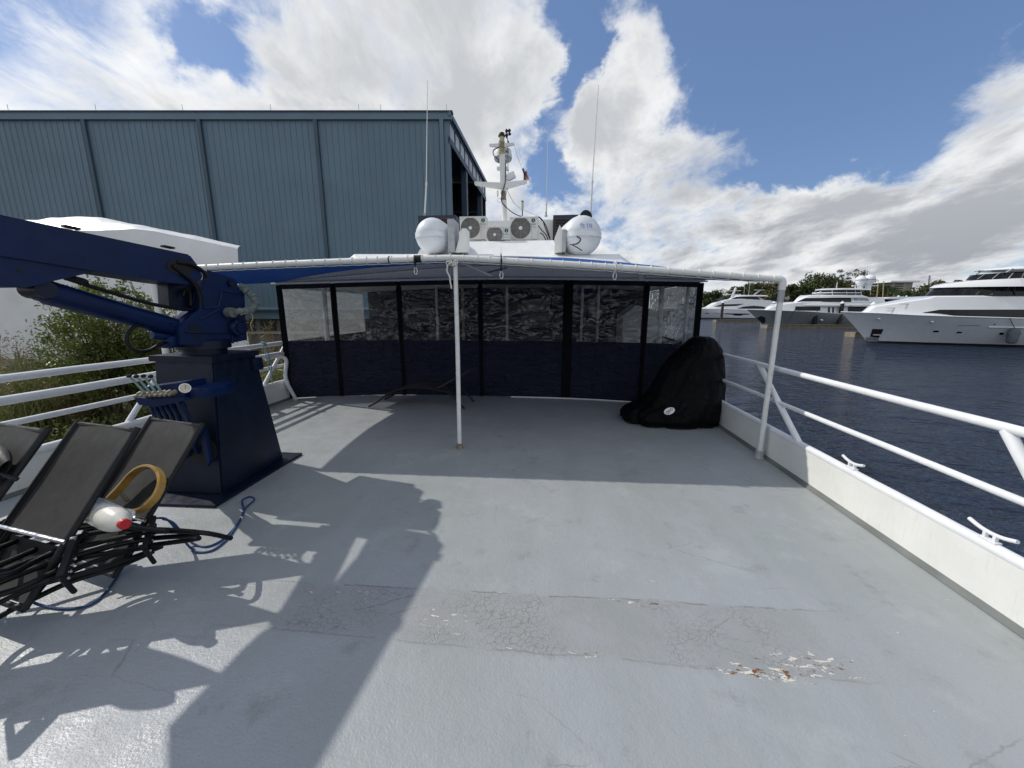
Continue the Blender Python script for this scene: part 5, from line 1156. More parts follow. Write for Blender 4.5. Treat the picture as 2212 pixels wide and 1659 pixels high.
# ground cover
V = []; F = []; V2 = []; F2 = []; r2 = random.Random(5)
for _ in range(30000):
    y = r2.uniform(-2, 20) if r2.random() < .8 else r2.uniform(14, 24); x = -6.1 - abs(r2.gauss(0, 4.2)); 
    dens_ = noise.noise((x * .5, y * .5, 7)); p = Vector((x, y, bank_h(x, y) - .03)); h = r2.uniform(.15, .5) * (1.0 + .8 * dens_)
    if h < .08: continue
    lean = Vector((r2.gauss(0, .5), r2.gauss(0, .5), 0)) * h; s = Vector((r2.uniform(-1, 1), r2.uniform(-1, 1), 0)).normalized() * r2.uniform(.006, .014)
    VV, FF = (V2, F2) if (r2.random() < .16 + .5 * noise.noise((x * .35, y * .35, 2))) else (V, F)
    k = len(VV); VV += [p - s, p + s, p + lean * .35 + Vector((0, 0, h * .6)) + s * .7, p + lean * .35 + Vector((0, 0, h * .6)) - s * .7, p + lean + Vector((0, 0, h * .85))]; FF += [(k, k + 1, k + 2, k + 3), (k + 3, k + 2, k + 4)]
props(mesh_from('grass', V, F, M['grass'], None), kind='stuff'); props(mesh_from('dry_grass', V2, F2, M['dry'], None), kind='stuff')
V = []; F = []
for _ in range(26000):
    x = -6.2 - abs(r2.gauss(0, 3.0)); y = r2.uniform(-1, 15); d0 = noise.noise((x * .6, y * .6, 1))
    if d0 < -.12: continue
    p = Vector((x, y, bank_h(x, y) + r2.random() * (.25 + .75 * max(0, d0 + .15)))); leaf_quad(V, F, p, rdir(r2, .2), rdir(r2, 1), r2.uniform(.04, .10), .018)
props(mesh_from('undergrowth', V, F, M['leaf'], None), kind='stuff')

# ------------------------------------------------------------------ far shore and trees
mb = MB(); rows = []
for i in range(30):
    u = -40 + 20 * i; w0 = 175 - i * 1.5 + 3 * math.sin(i); rows.append([(*C2S(u, w0), WZ - .5), (*C2S(u, w0), WZ + .9), (*C2S(u, w0 + 30), WZ + 1.3), (*C2S(u, w0 + 900), WZ + 2.5)])
mb.grid(rows); props(mb.build('far_shore', M['earth']), kind='structure')
SHZ = WZ + 1.0
def tree(pxc, py_top, pxw, d, label, mat, r, name='broadleaf_tree', airy=1.0, n=5600, ls=.85, squash=.8):
    base = Dp(pxc, 667, d); base.z = SHZ; top = Dp(pxc, py_top, d).z; H = top - SHZ; Wd = pxw / FPX * d
    t = thing(name, label, 'tree', tuple(base), 'trees on the far shore'); mb = MB(); V = []; F = []
    tk = [base, base + Vector((.2, 0, H * .3)), base + Vector((-.1, .1, H * .6)), base + Vector((.1, 0, H * .88))]; mb.tube(smooth_path(tk, 3), .2, 7, rr=[.32 * (1 - .085 * i) for i in range(10)])
    nb = max(16, int(Wd * 3.6)); cl = []
    for k in range(nb):
        a = r.uniform(0, 6.28); h = H * r.uniform(.16, 1.0); rad = Wd * .5 * (1 - abs(h / H - .45) ** 2 * 2.0) * r.uniform(.45, 1.0)
        p = base + Vector((math.cos(a) * rad, math.sin(a) * rad * .8, h)); cl.append((p, Wd * r.uniform(.11, .21) * airy))
        s0 = base + Vector((0, 0, min(h * .6, H * .55))); mb.tube([s0, s0.lerp(p, .5) + Vector((0, 0, .3)), p], .06, 5, rr=[.14, .09, .04])
    for _ in range(n):
        c, rad = r.choice(cl); v = rdir(r, .25); q = c + Vector((v.x, v.y, v.z * squash)) * rad * r.random() ** .45; leaf_quad(V, F, q, rdir(r), rdir(r, .6), ls * r.uniform(.5, 1.3), ls * .32)
    mb.build('trunk', M['bark'], t); mesh_from('crown', V, F, M[mat], t)
r3 = random.Random(21)
for a in [(1765, 598, 92, 165, 'large dense green tree left of the bare brown trees', 'tree'), (1722, 612, 70, 168, 'rounded green tree between the awning corner pole and the largest tree', 'tree'), (1665, 614, 80, 172, 'broad green tree right behind the awning corner pole', 'treeolive'),
          (1622, 618, 60, 176, 'green tree just left of the awning corner pole', 'tree'), (1590, 625, 50, 178, 'low green tree above the leftmost motor yacht', 'treeolive'), (1840, 617, 90, 160, 'green tree under the bare brown crowns', 'treeolive'), (1895, 622, 60, 158, 'bushy tree right of the twin satellite domes', 'tree'),
          (2020, 612, 70, 150, 'olive bushy tree beside the thin tower', 'treeolive'), (2072, 607, 60, 146, 'dark rounded tree left of the pilothouse roof', 'tree'), (2050, 628, 70, 140, 'low dark bushes behind the foredeck of the nearest yacht', 'tree'), (1960, 636, 90, 150, 'low bushes in front of the beige building', 'tree'), (1535, 632, 50, 180, 'small tree behind the white ladder', 'tree'), (2120, 616, 70, 150, 'tree hidden partly by the nearest yacht', 'treeolive')]:
    tree(*a, r3)
tree(1812, 582, 52, 172, 'bare brownish tree with thin crown, left of the pair', 'treebrown', r3, 'bare_tree', .8, 3200, .5, .6)
tree(1853, 579, 58, 172, 'bare brownish tree with taller thin crown above the satellite domes', 'treebrown', r3, 'bare_tree', .8, 3400, .5, .6)
def palm(px, py_top, d, label, r, fr=2.6):
    base = Dp(px, 667, d); base.z = SHZ; top = Dp(px, py_top, d); top.z -= fr * .35; t = thing('palm_tree', label, 'palm', tuple(base), 'palms on the far shore')
    mb = MB(); mb.tube(smooth_path([base, base.lerp(top, .5) + Vector((.3, 0, 0)), top], 4), .2, 7, rr=[.26, .24, .22, .2, .19, .19, .18, .18, .17]); mb.build('trunk', M['bark'], t); V = []; F = []
    for k in range(26):
        a = r.uniform(0, 6.28); el = r.uniform(-.7, 1.1); d0 = Vector((math.cos(a) * math.cos(el), math.sin(a) * math.cos(el), math.sin(el))); prev = top
        for q in range(1, 8):
            s = q / 7; c = top + d0 * fr * s - Vector((0, 0, fr * .55 * s * s)); tn = (c - prev).normalized(); sd = tn.cross(Vector((0, 0, 1))).normalized()
            for sg in (-1, 1): leaf_quad(V, F, c + sd * sg * .3 - Vector((0, 0, .1)), (sd * sg + tn * .6 - Vector((0, 0, .4))).normalized(), Vector((0, 0, 1)), .8 * (1.1 - .5 * s), .09)
            prev = c
    mesh_from('crown', V, F, M['palm'], t)
palm(1918, 613, 140, 'palm tree left of the beige building', r3, 3.0); palm(1934, 617, 143, 'second palm tree left of the beige building, slightly lower', r3, 2.8)
palm(1975, 614, 140, 'palm tree right of the beige building', r3, 3.2); palm(1990, 620, 138, 'lower palm tree right of the beige building, near the thin tower', r3, 3.0)
palm(1557, 622, 185, 'small palm behind the leftmost yacht, taller of two', r3, 2.8); palm(1573, 625, 185, 'small palm behind the leftmost yacht, shorter of two', r3, 2.6)
# far wood that fills the gaps
V = []; F = []
for _ in range(16000):
    px = r3.uniform(1480, 2230); d = r3.uniform(176, 215); c = Dp(px, 660, d); h = (2.6 + 2.8 * noise.noise((px * .02, 0, 0)) + 1.2 * noise.noise((px * .07, 2, 0))) * r3.random() ** .6; leaf_quad(V, F, Vector((c.x, c.y, SHZ + max(.2, h + 1.6))), rdir(r3), rdir(r3, .5), r3.uniform(.6, 1.4), .35)
props(mesh_from('far_wood', V, F, M['tree'], None), kind='stuff')
# far building and tower
a = Dp(1928, 612, 190); b = Dp(1972, 612, 190)
t = thing('far_building', 'beige flat-roofed building with white roof edge among the palms', 'building', (a.x, a.y, SHZ))
ux_ = (b - a).normalized(); dp_ = Vector((-ux_.y, ux_.x, 0)) * 12; zt = Dp(1950, 610, 190).z
mb = MB(); mb.prism([Vector((p.x, p.y, SHZ)) for p in (a, b, b + dp_, a + dp_)], (0, 0, zt - SHZ)); mb.build('wall', M['concrete'], t, smooth=False)
mb = MB(); mb.prism([Vector((p.x, p.y, zt)) for p in (a - ux_ * 2 - dp_ * .1, b + ux_ * 2 - dp_ * .1, b + ux_ + dp_, a - ux_ * 3 + dp_)], (0, 0, .7)); mb.build('roof', M['white'], t, smooth=False)
for k in range(4):
    mb = MB(); q = a + ux_ * (1.2 + .0 * k) - dp_ * .003 + Vector((0, 0, 0)); z = zt - 1.0 - 1.05 * k; mb.prism([Vector((q.x, q.y, z)), Vector((q.x + ux_.x * 4.2, q.y + ux_.y * 4.2, z)), Vector((q.x + ux_.x * 4.2, q.y + ux_.y * 4.2, z + .5)), Vector((q.x, q.y, z + .5))], -dp_ * .004); mb.build('window_band', M['glass'], t, smooth=False)
a = Dp(2007, 650, 170); b = Dp(2009, 595, 170)
t = thing('lattice_tower', 'thin dark lattice tower standing above the far trees', 'tower', (a.x, a.y, SHZ)); mb = MB()
for sx_, sy_ in ((-.3, 0), (.3, 0), (0, .4)): mb.tube([(a.x + sx_, a.y + sy_, SHZ), (b.x + sx_ * .5, b.y + sy_, b.z)], .07, 5)
for k in range(24): z = SHZ + (b.z - SHZ) * k / 24; f = k / 24; xx = a.x + (b.x - a.x) * f; mb.tube([(xx - .3 * (1 - .5 * f), a.y, z), (xx + .3 * (1 - .5 * f), a.y, z + .5)], .045, 4)
mb.build('lattice', M['dark'], t)

# ------------------------------------------------------------------ yachts
class Yacht:
    def __init__(s, name, label, bow, ang, mats, cat='yacht', group='yachts moored across the water'):
        s.O = Vector((bow.x, bow.y, WZ)); s.d = Vector((math.cos(R(ang)), math.sin(R(ang)), 0)); s.n = Vector((s.d.y, -s.d.x, 0)); s.t = thing(name, label, cat, tuple(s.O), group); s.halfs = {}
    def q(s, px, py, n=0.0):
        o = Vector((0, 0, EYE)); dr = ray(px, py); p0 = s.O + s.n * n; k = (p0 - o).dot(s.n) / dr.dot(s.n); p = o + dr * k - s.O; return p.dot(s.d), p.z
    def w(s, a, n, z): return s.O + s.d * a + s.n * n + Vector((0, 0, z))
    def hull(s, tip, sheer_px, L, B, entry, mat, boot=True, Bn=None, stem0=0.0):
        ts, tz = s.q(*tip); sh = [(ts, tz)]
        for (px, py) in sheer_px:
            a, z = s.q(px, py, B * .5)
            for _ in range(4): a, z = s.q(px, py, B * (1 - (1 - min(1, max(0, (a - ts)) / entry)) ** 2.2))
            sh.append((a, z))
        sh = sorted(p for p in sh if p[0] < L - .01); sh.append((L, sh[-1][1])); s.sh = sh; s.ts = ts
        def half(a, v):
            st = stem0 + (ts - stem0) * v ** 1.15; x = max(0, a - st) / (entry * (1.25 - .25 * v)); return B * (.80 + .20 * v ** .8) * (1 - (1 - min(1, x)) ** (1.55 + .75 * v))
        s.half = half; NV, NS = 12, 48
        def rows(v0, v1, sg, nv):
            out = []
            for j in range(nv + 1):
                v = v0 + (v1 - v0) * j / max(1, nv); st = stem0 + (ts - stem0) * max(0, v) ** 1.15; r = []
                for i in range(NS + 1):
                    a = st + (L - st) * (i / NS) ** 1.7; z = v * interp(sh, a); r.append(s.w(a, sg * half(a, max(0, v)), z))
                out.append(r)
            return out
        mb = MB()
        for sg in (1, -1): mb.grid(rows(.075 if boot else -.1, 1, sg, NV))
        top1, top2 = rows(1, 1, 1, 0)[0], rows(1, 1, -1, 0)[0]; mb.grid([top1, top2]); r1_, r2_ = rows(.0, 1, 1, 4), rows(.0, 1, -1, 4); mb.grid([[r[-1] for r in r1_], [r[-1] for r in r2_]]); bmesh.ops.remove_doubles(mb.b, verts=mb.b.verts[:], dist=.002); h = mb.build('hull', mat, s.t, recalc=True, ang=30); s.h = h
        if boot:
            mb = MB()
            mb.grid(rows(-.12, .075, 1, 3))
            mb.build('boot_stripe', M['boot'], h, recalc=False)
        mb = MB()
        for sg in (1, -1): mb.tube([p + Vector((0, 0, .02)) for p in rows(1, 1, sg, 0)[0]], .06, 6)
        mb.split('gunwale', M['gel'], h)
        return h
    def on_hull(s, px, py):
        a, z = s.q(px, py, 1.0)
        for _ in range(5): a, z = s.q(px, py, s.half(a, min(1, max(0, z / interp(s.sh, a)))))
        return a, z
    def hull_patch(s, name, pts, mat, out=.04, n=10):
        P2 = [s.on_hull(*p) for p in pts]; mb = MB(); o = [s.w(a, s.half(a, min(1, max(0, z / interp(s.sh, a)))) + out, z) for a, z in P2]; f = mb.face([mb.b.verts.new(p) for p in o]); return mb.build(name, mat, s.h, smooth=False)
    def tier(s, key, top, bot, wb, wt, taper, mat, name='superstructure', L=None, rear=None):
        T = sorted(s.q(x, y, wb) for x, y in top); Bt = sorted(s.q(x, y, wb) for x, y in bot)
        if L: T.append((L, T[-1][1])); Bt.append((L, Bt[-1][1]))
        a0, a1 = min(T[0][0], Bt[0][0]), max(T[-1][0], Bt[-1][0]); N = 40
        ss = sorted({a0 + (a1 - a0) * i / N for i in range(N + 1)} | {p[0] for p in T} | {p[0] for p in Bt})
        def tp(a): return 1 - (1 - min(1, max(0.0, (a - a0) / taper))) ** 2.0 * .85
        zT = lambda a: interp(T, a); zB = lambda a: min(interp(Bt, a), interp(T, a) - .01)
        def half(a, z):
            f = (z - zB(a)) / max(.05, zT(a) - zB(a)); return (wb + (wt - wb) * min(1, max(0, f))) * tp(a)
        s.halfs[key] = half; mb = MB(); rows = []
        for a in ss:
            b_, t_ = zB(a), zT(a); r = min(.12, (t_ - b_) * .3); hb, ht = wb * tp(a), wt * tp(a)
            rows.append([s.w(a, hb, b_), s.w(a, half(a, t_ - r), t_ - r), s.w(a, ht - r, t_), s.w(a, -ht + r, t_), s.w(a, -half(a, t_ - r), t_ - r), s.w(a, -hb, b_)])
        vr = mb.grid(rows, close=True); mb.face(vr[0]); mb.face(vr[-1][::-1]); return mb.build(name, mat, s.t, ang=28)
    def win(s, key, top, bot, wref, mat, name='window', out=.03, parent=None, L=None):
        T = sorted(s.q(x, y, wref) for x, y in top); Bt = sorted(s.q(x, y, wref) for x, y in bot)
        if L: T.append((L, T[-1][1])); Bt.append((L, Bt[-1][1]))
        a0, a1 = max(T[0][0], Bt[0][0]), min(T[-1][0], Bt[-1][0]); N = 24; half = s.halfs[key]; mb = MB()
        for sg in (1,):
            rows = []
            for i in range(N + 1):
                a = a0 + (a1 - a0) * i / N; t_, b_ = interp(T, a), interp(Bt, a); rows.append([s.w(a, sg * (half(a, b_ + (t_ - b_) * k / 3) + out), b_ + (t_ - b_) * k / 3) for k in range(4)])
            mb.grid(rows)
        return mb.build(name, mat, parent or s.t, recalc=False)

# A: nearest yacht at the right picture edge
def cA(l): return [(1783 + .19396 * x, 565.1 + .19396 * y) for x, y in l]
A = Yacht('motor_yacht', 'nearest silver-hulled motor yacht cut by the right picture edge', Zp(1872, 740, WZ), -9, None)
A.hull(cA([(175, 562)])[0], cA([(640, 578), (1000, 598), (1430, 612), (2212, 634), (2700, 650)]), 38, 3.7, 15, M['gelgrey'], stem0=0.0)
A.tier('body', cA([(600, 570), (640, 548), (720, 490), (1000, 440), (1250, 398), (1300, 378), (2212, 374), (2600, 374)]), cA([(600, 580), (1000, 600), (2212, 640), (2600, 650)]), 2.9, 2.3, 9, M['gel'], L=34)
A.win('body', cA([(1145, 569), (1225, 536), (2212, 534), (2600, 534)]), cA([(1145, 571), (1430, 586), (1470, 606), (2212, 630), (2600, 640)]), 2.9, M['glass'], 'window_band', L=33)
A.tier('pilot', cA([(1330, 374), (1450, 284), (2212, 272), (2600, 270)]), cA([(1330, 380), (2212, 382), (2600, 382)]), 2.35, 2.0, 4.5, M['glass'], 'pilothouse_glass', L=30)
mbm = [];
for (x0, x1) in ((1440, 1530), (1540, 1650), (1660, 1770), (1790, 1890), (1930, 2060), (2090, 2190)):
    A.win('pilot', cA([(x1 - 8, 284), (x1 + 8, 284)]), cA([(x0 - 8, 375), (x0 + 8, 375)]), 2.3, M['boot'], 'mullion', .035) if False else None
for (xb, xt) in ((1440, 1545), (1560, 1660), (1690, 1780), (1835, 1905), (2000, 2050), (2100, 2105)):
    p, q = A.q(*cA([(xb, 376)])[0], 2.2), A.q(*cA([(xt, 284)])[0], 2.2); h = A.halfs['pilot']; mb = MB(); mb.bar(A.w(p[0], h(*p) + .03, p[1]), A.w(q[0], h(*q) + .03, q[1]), .16, .05); mb.build('mullion', M['boot'], A.t, smooth=False)
A.tier('brow', cA([(1425, 270), (1500, 240), (1780, 200), (2212, 180), (2600, 178)]), cA([(1425, 278), (2212, 276), (2600, 276)]), 2.65, 2.2, 5, M['gel'], 'flybridge_brow', L=32)
A.tier('fly', cA([(1785, 188), (1870, 128), (2212, 108), (2600, 106)]), cA([(1785, 192), (2212, 184), (2600, 182)]), 2.0, 1.8, 3.5, M['glass'], 'flybridge_glass', L=28)
for xb, xt in ((1830, 1900), (1940, 2010), (2070, 2130), (2190, 2230)):
    p, q = A.q(*cA([(xb, 186)])[0], 2.0), A.q(*cA([(xt, 122)])[0], 2.0); h = A.halfs['fly']; mb = MB(); mb.bar(A.w(p[0], h(*p) + .03, p[1]), A.w(q[0], h(*q) + .03, q[1]), .07, .05); mb.build('glass_frame', M['galv'], A.t, smooth=False)
A.tier('top', cA([(1925, 70), (2212, 46), (2600, 40)]), cA([(1925, 76), (1960, 80), (2212, 76), (2600, 74)]), 2.3, 2.1, 3, M['gel'], 'hardtop', L=24)
p, q = A.q(*cA([(2020, 118)])[0], 1.8), A.q(*cA([(2085, 78)])[0], 1.8); mb = MB()
for sg in (1, -1): mb.bar(A.w(p[0], sg * 1.75, p[1]), A.w(q[0], sg * 1.8, q[1]), .25, .08)
mb.split('hardtop_support', M['galv'], A.t)
for pts in ([(1188, 786), (1206, 768), (1268, 770), (1250, 787)], [(1452, 797), (1470, 780), (1528, 782), (1508, 798)], [(1928, 814), (1940, 790), (1985, 792), (1975, 815)], [(2113, 814), (2130, 795), (2180, 797), (2162, 815)], [(1868, 704), (1880, 692), (1896, 692), (1886, 704)]):
    A.hull_patch('porthole', cA(pts), M['glass'])
A.hull_patch('anchor_pocket', cA([(520, 750), (645, 752), (618, 812), (592, 848), (496, 838)]), M['boot']); A.hull_patch('stem_plate', cA([(440, 843), (592, 848), (588, 890), (462, 896)]), M['steel'], .05)
a, z = A.on_hull(*cA([(568, 800)])[0]); mb = MB(); c = A.w(a, A.half(a, .3) + .15, z); mb.bar(c + Vector((0, 0, -.2)), c + Vector((0, 0, .25)), .08, .06); mb.bar(c + A.d * -.35 + Vector((0, 0, -.15)), c + A.d * .35 + Vector((0, 0, -.15)), .1, .08); mb.build('anchor', M['steel'], A.t)
for x, y in ((590, 638), (1178, 672)):
    a, z = A.on_hull(*cA([(x, y)])[0]); mb = MB(); mb.lathe(A.w(a, A.half(a, .85) + .02, z), [(.05, -.05), (.14, 0), (.10, .05), (.03, .06)], 12, axis=A.n); mb.build('fairlead', M['steel'], A.t)
p, q = A.on_hull(*cA([(1815, 729)])[0]), A.on_hull(*cA([(2212, 735)])[0]); mb = MB(); k2 = [(p[0] + (20 - p[0]) * i / 10) for i in range(11)]; zz = lambda a: p[1] + (q[1] - p[1]) * (a - p[0]) / (q[0] - p[0])
mb.tube([A.w(a, A.half(a, min(1, zz(a) / interp(A.sh, a))) + .04, zz(a)) for a in k2], .07, 6); mb.build('rub_rail', M['gel'], A.t)
A.hull_patch('vent_slot', cA([(1460, 711), (1715, 709), (1715, 716), (1465, 716)]), M['gelslate'])
mb = MB()
for (x, y, w_) in ((780, 515, .6), (758, 548, .5), (915, 470, .7)): a, z = A.q(*cA([(x, y)])[0], 1.6); mb.bar(A.w(a - w_, A.halfs['body'](a, z) + .02, z), A.w(a + w_, A.halfs['body'](a, z) + .03, z), .05, .04)
mb.split('step_light', M['galv'], A.t)
mb = MB(); a, z = A.q(*cA([(552, 556)])[0], .3); mb.tube([A.w(a - .4, .3, z - .5), A.w(a - .4, .3, z + .12), A.w(a + .4, .3, z + .12), A.w(a + .4, .3, z - .5)], .06, 6); mb.lathe(A.w(a, 0, z - .5), [(.25, 0), (.25, .4), (.1, .45)], 10); mb.build('windlass', M['gel'], A.t)
# fender hung on the nearest yacht
a, z = A.on_hull(*cA([(2026, 820)])[0]); n_ = A.half(a, .5) + .42; z0, z1 = A.on_hull(*cA([(2026, 905)])[0])[1], A.on_hull(*cA([(2026, 742)])[0])[1]
ft = thing('fender', 'large grey fender hanging on the side of the nearest yacht', 'fender', tuple(A.w(a, n_, z0)))
mb = MB(); mb.lathe(A.w(a, n_, z0), [(.18, 0), (.36, .1), (.40, .25), (.40, z1 - z0 - .25), (.34, z1 - z0 - .08), (.15, z1 - z0)], 18); mb.build('body', M['fender'], ft)
mb = MB(); e = A.on_hull(*cA([(2040, 632)])[0]); mb.tube([A.w(a, n_, z1), A.w(e[0], A.half(e[0], 1) + .1, e[1])], .025, 5); mb.build('line', M['rubber'], ft)

# B: slate hull with black window bands and twin domes
def cB(l): return [(1481.3 + .1736 * x, 576 + .1736 * y) for x, y in l]
Bq = Yacht('motor_yacht', 'slate-hulled white motor yacht with twin satellite domes and a script name', Zp(1649, 705, WZ), 1, None)
Bq.hull((1613, 668.5), cB([(1120, 546), (1500, 556), (1785, 577), (1960, 586), (2212, 590)]), 46, 4.0, 17, M['gelslate'])
Bq.tier('low', cB([(1090, 545), (1150, 500), (1215, 470), (1480, 434), (2212, 436), (2560, 440)]), cB([(1090, 560), (1500, 568), (2560, 600)]), 3.2, 2.8, 7, M['gel'], L=40)
for pts in (((1373, 1680), (495, 548)), ((1762, 1800), (505, 577)), ((1815, 1850), (505, 577)), ((2013, 2270), (498, 560)), ((2330, 2440), (498, 560))):
    (x0, x1), (y0, y1) = pts; Bq.win('low', cB([(x0, y0), (x1, y0)]), cB([(x0, y1), (x1, y1)]), 3.1, M['glass'])
Bq.tier('shelf', cB([(1205, 470), (1230, 463), (2212, 465), (2560, 468)]), cB([(1205, 476), (1400, 492), (2560, 496)]), 3.65, 3.65, 9, M['gel'], 'side_deck_shelf', L=38)
Bq.tier('up', cB([(1465, 434), (1535, 384), (1600, 350), (1680, 345), (2212, 370), (2300, 380)]), cB([(1465, 438), (2212, 440), (2480, 448)]), 2.85, 2.4, 5, M['gel'])
Bq.win('up', cB([(1470, 434), (1545, 388), (2065, 386)]), cB([(1470, 437), (2065, 439)]), 2.8, M['glass'], 'window_band')
Bq.tier('brow', cB([(1535, 381), (1605, 350), (2212, 352), (2290, 380)]), cB([(1535, 387), (2212, 386), (2290, 390)]), 3.0, 2.8, 5, M['gel'], 'flybridge_brow')
Bq.tier('fly', cB([(1680, 348), (1740, 292), (2190, 290)]), cB([(1680, 354), (2190, 356)]), 2.2, 2.0, 3, M['glass'], 'flybridge_glass')
Bq.tier('flyfr', cB([(1680, 318), (1720, 318), (2190, 318)]), cB([(1680, 330), (2190, 330)]), 2.24, 2.22, 3, M['gel'], 'glass_band')
Bq.tier('roof', cB([(1735, 280), (1800, 268), (2190, 266), (2310, 284)]), cB([(1735, 288), (2310, 290)]), 2.6, 2.5, 4, M['gel'], 'hardtop')
for x in (1825, 2005, 2115, 2185, 2300):
    p, q = Bq.q(*cB([(x, 355)])[0], 2.2), Bq.q(*cB([(x, 290)])[0], 2.2); mb = MB()
    for sg in (1, -1): mb.bar(Bq.w(p[0], sg * 2.25, p[1]), Bq.w(q[0], sg * 2.1, q[1]), .1, .08)
    mb.split('post', M['gel'], Bq.t)
for (x, y, r) in ((1859.6, 605.2, 8.2), (1877.8, 604, 9.0)):
    a, z = Bq.q(x, y, 0); rr0 = r / FPX * 98; c = Bq.w(a, 0, z); mb = MB(); mb.lathe(c, [(rr0 * .72, -rr0 * .75), (rr0 * .98, -rr0 * .35), (rr0, 0)] + [(rr0 * math.cos(math.pi / 2 * k / 8), rr0 * math.sin(math.pi / 2 * k / 8)) for k in range(1, 9)], 22); mb.lathe(c, [(rr0 * .5, -rr0 * 1.9), (rr0 * .4, -rr0 * 1.2), (rr0 * .7, -rr0 * .75)], 14); dm = mb.build('satellite_dome', M['gel'], Bq.t)
    mb = MB(); mb.lathe(c, [(rr0 * 1.01, -.12), (rr0 * 1.02, 0), (rr0 * 1.01, .1)], 22, caps=False); mb.build('dome_band', M['galv'], dm)
a0_, z0_ = Bq.q(*cA([(300, 270)])[0], 0); a1_, z1_ = Bq.q(*cA([(580, 268)])[0], 0); mb = MB(); mb.bar(Bq.w(a0_, 0, z0_), Bq.w(a1_, 0, z0_), .5, .16)
for xx in (330, 410, 500): a, z = Bq.q(*cA([(xx, 300)])[0], 0); mb.tube([Bq.w(a, 0, z), Bq.w(a, 0, z0_)], .12, 6)
mb.build('radar_mast', M['gel'], Bq.t)
mb = MB()
for (x, y0, y1) in ((1867, 568, 615), (1872, 560, 615), (1806.5, 609, 623)):
    a, z = Bq.q(x, y1, 0); z2 = Bq.q(x, y0, 0)[1]; mb.tube([Bq.w(a, 0, z), Bq.w(a, 0, z2)], .05, 5)
mb.split('antenna', M['gel'], Bq.t)
a, z = Bq.q(1853, 648.2, 2.8); cx_ = Bq.w(a, Bq.halfs['up'](a, z) + .04, z); text('lettering', 'No Shortcuts', .85, cx_, (R(90), 0, R(1)), M['ink'], Bq.t, .01, .35, .92)
Bq.hull_patch('anchor_pocket', cB([(880, 640), (940, 612), (990, 635), (990, 690), (960, 712)]), M['boot'])
mb = MB()
for (x, y) in ((962, 588), (1690, 666)): a, z = Bq.on_hull(*cB([(x, y)])[0]); mb.lathe(Bq.w(a, Bq.half(a, .5) + .05, z), [(.28, -.1), (.3, 0), (.2, .05)], 12, axis=Bq.n)
mb.split('fairlead', M['steel'], Bq.t)
def sagging(a, b, sag, r): return [a.lerp(b, k / 8) - Vector((0, 0, sag * math.sin(math.pi * k / 8))) for k in range(9)], r
a, z = Bq.on_hull(*cB([(1598, 665)])[0]); ft = thing('fender', 'black fender hanging on the slate-hulled yacht', 'fender', tuple(Bq.w(a, Bq.half(a, .4) + .4, z - .9)))
mb = MB(); mb.lathe(Bq.w(a, Bq.half(a, .4) + .4, z - 1.3), [(.2, 0), (.42, .15), (.45, .5), (.45, 2.2), (.38, 2.5), (.15, 2.7)], 14); mb.tube([Bq.w(a, Bq.half(a, .4) + .4, z + 1.3), Bq.w(a, Bq.half(a, .8) + .2, z + 2.6)], .04, 5); mb.build('body', M['black'], ft)

for (x0, y0, x1, y1, lb) in ((1700, 668, 1726, 697, 'dark mooring line sloping from the slate yacht to the dock, left one'), (1815, 668, 1840, 697, 'dark mooring line sloping from the slate yacht to the dock, right one')):
    a, z = Bq.on_hull(x1, y0 - 8); pa = Bq.w(a, Bq.half(a, .7) + .05, z); pb = Zp(x0, 709, WZ) + Vector((0, .6, .75)); mt_ = thing('mooring_line', lb, 'rope', tuple(pb), 'mooring lines')
    mb = MB(); mb.tube([pa.lerp(pb, k / 10) - Vector((0, 0, .5 * math.sin(math.pi * k / 10))) for k in range(11)], .05, 5); mb.build('line', M['rubber'], mt_)
# C: white yacht with arched window, further off
Cq = Yacht('motor_yacht', 'white motor yacht with arched side window left of the awning corner pole', Zp(1470, 687.5, WZ), -3, None)
Cq.hull((1440, 667), cB([(160, 522), (500, 527), (770, 540), (1130, 545), (1300, 545)]), 44, 4.2, 16, M['gel'])
Cq.tier('low', cB([(215, 520), (300, 498), (400, 446), (560, 405), (700, 400), (1050, 420), (1160, 440)]), cB([(215, 540), (1160, 560)]), 3.3, 2.9, 7, M['gel'])
Cq.win('low', cB([(355, 498), (440, 470), (725, 463)]), cB([(355, 500), (640, 488), (725, 464)]), 3.2, M['glass'], 'windscreen')
Cq.win('low', cB([(645, 520), (720, 497), (850, 486), (960, 495), (1040, 522)]), cB([(645, 523), (1040, 525)]), 3.3, M['glass'], 'arched_window')
Cq.tier('up', cB([(560, 406), (640, 366), (900, 368), (985, 415)]), cB([(560, 410), (985, 420)]), 2.6, 2.2, 5, M['gel'])
Cq.win('up', cB([(575, 404), (640, 374), (890, 372), (940, 408)]), cB([(575, 406), (940, 411)]), 2.55, M['glass'], 'window_band')
Cq.tier('top', cB([(625, 362), (660, 352), (1000, 354), (1025, 362)]), cB([(625, 370), (1025, 370)]), 2.9, 2.7, 4, M['gel'], 'hardtop')
Cq.hull_patch('hull_window', cB([(330, 573), (560, 582), (790, 584), (800, 594), (705, 600), (690, 610), (600, 608), (590, 598), (420, 588)]), M['glass'])
Cq.hull_patch('porthole', cB([(238, 577), (292, 577), (290, 585), (240, 585)]), M['glass'])
mb = MB(); p, q = Cq.q(*cB([(565, 400)])[0], 0), Cq.q(*cB([(625, 262)])[0], 0); mb.bar(Cq.w(p[0], 0, p[1]), Cq.w(q[0], 0, q[1]), .9, .5); 
for y in (345, 300): a, z = Cq.q(*cB([(600, y)])[0], 0); mb.bar(Cq.w(a - 3, 0, z), Cq.w(a + 2.5, 0, z), .5, .25)
mb.build('raked_mast', M['gel'], Cq.t)
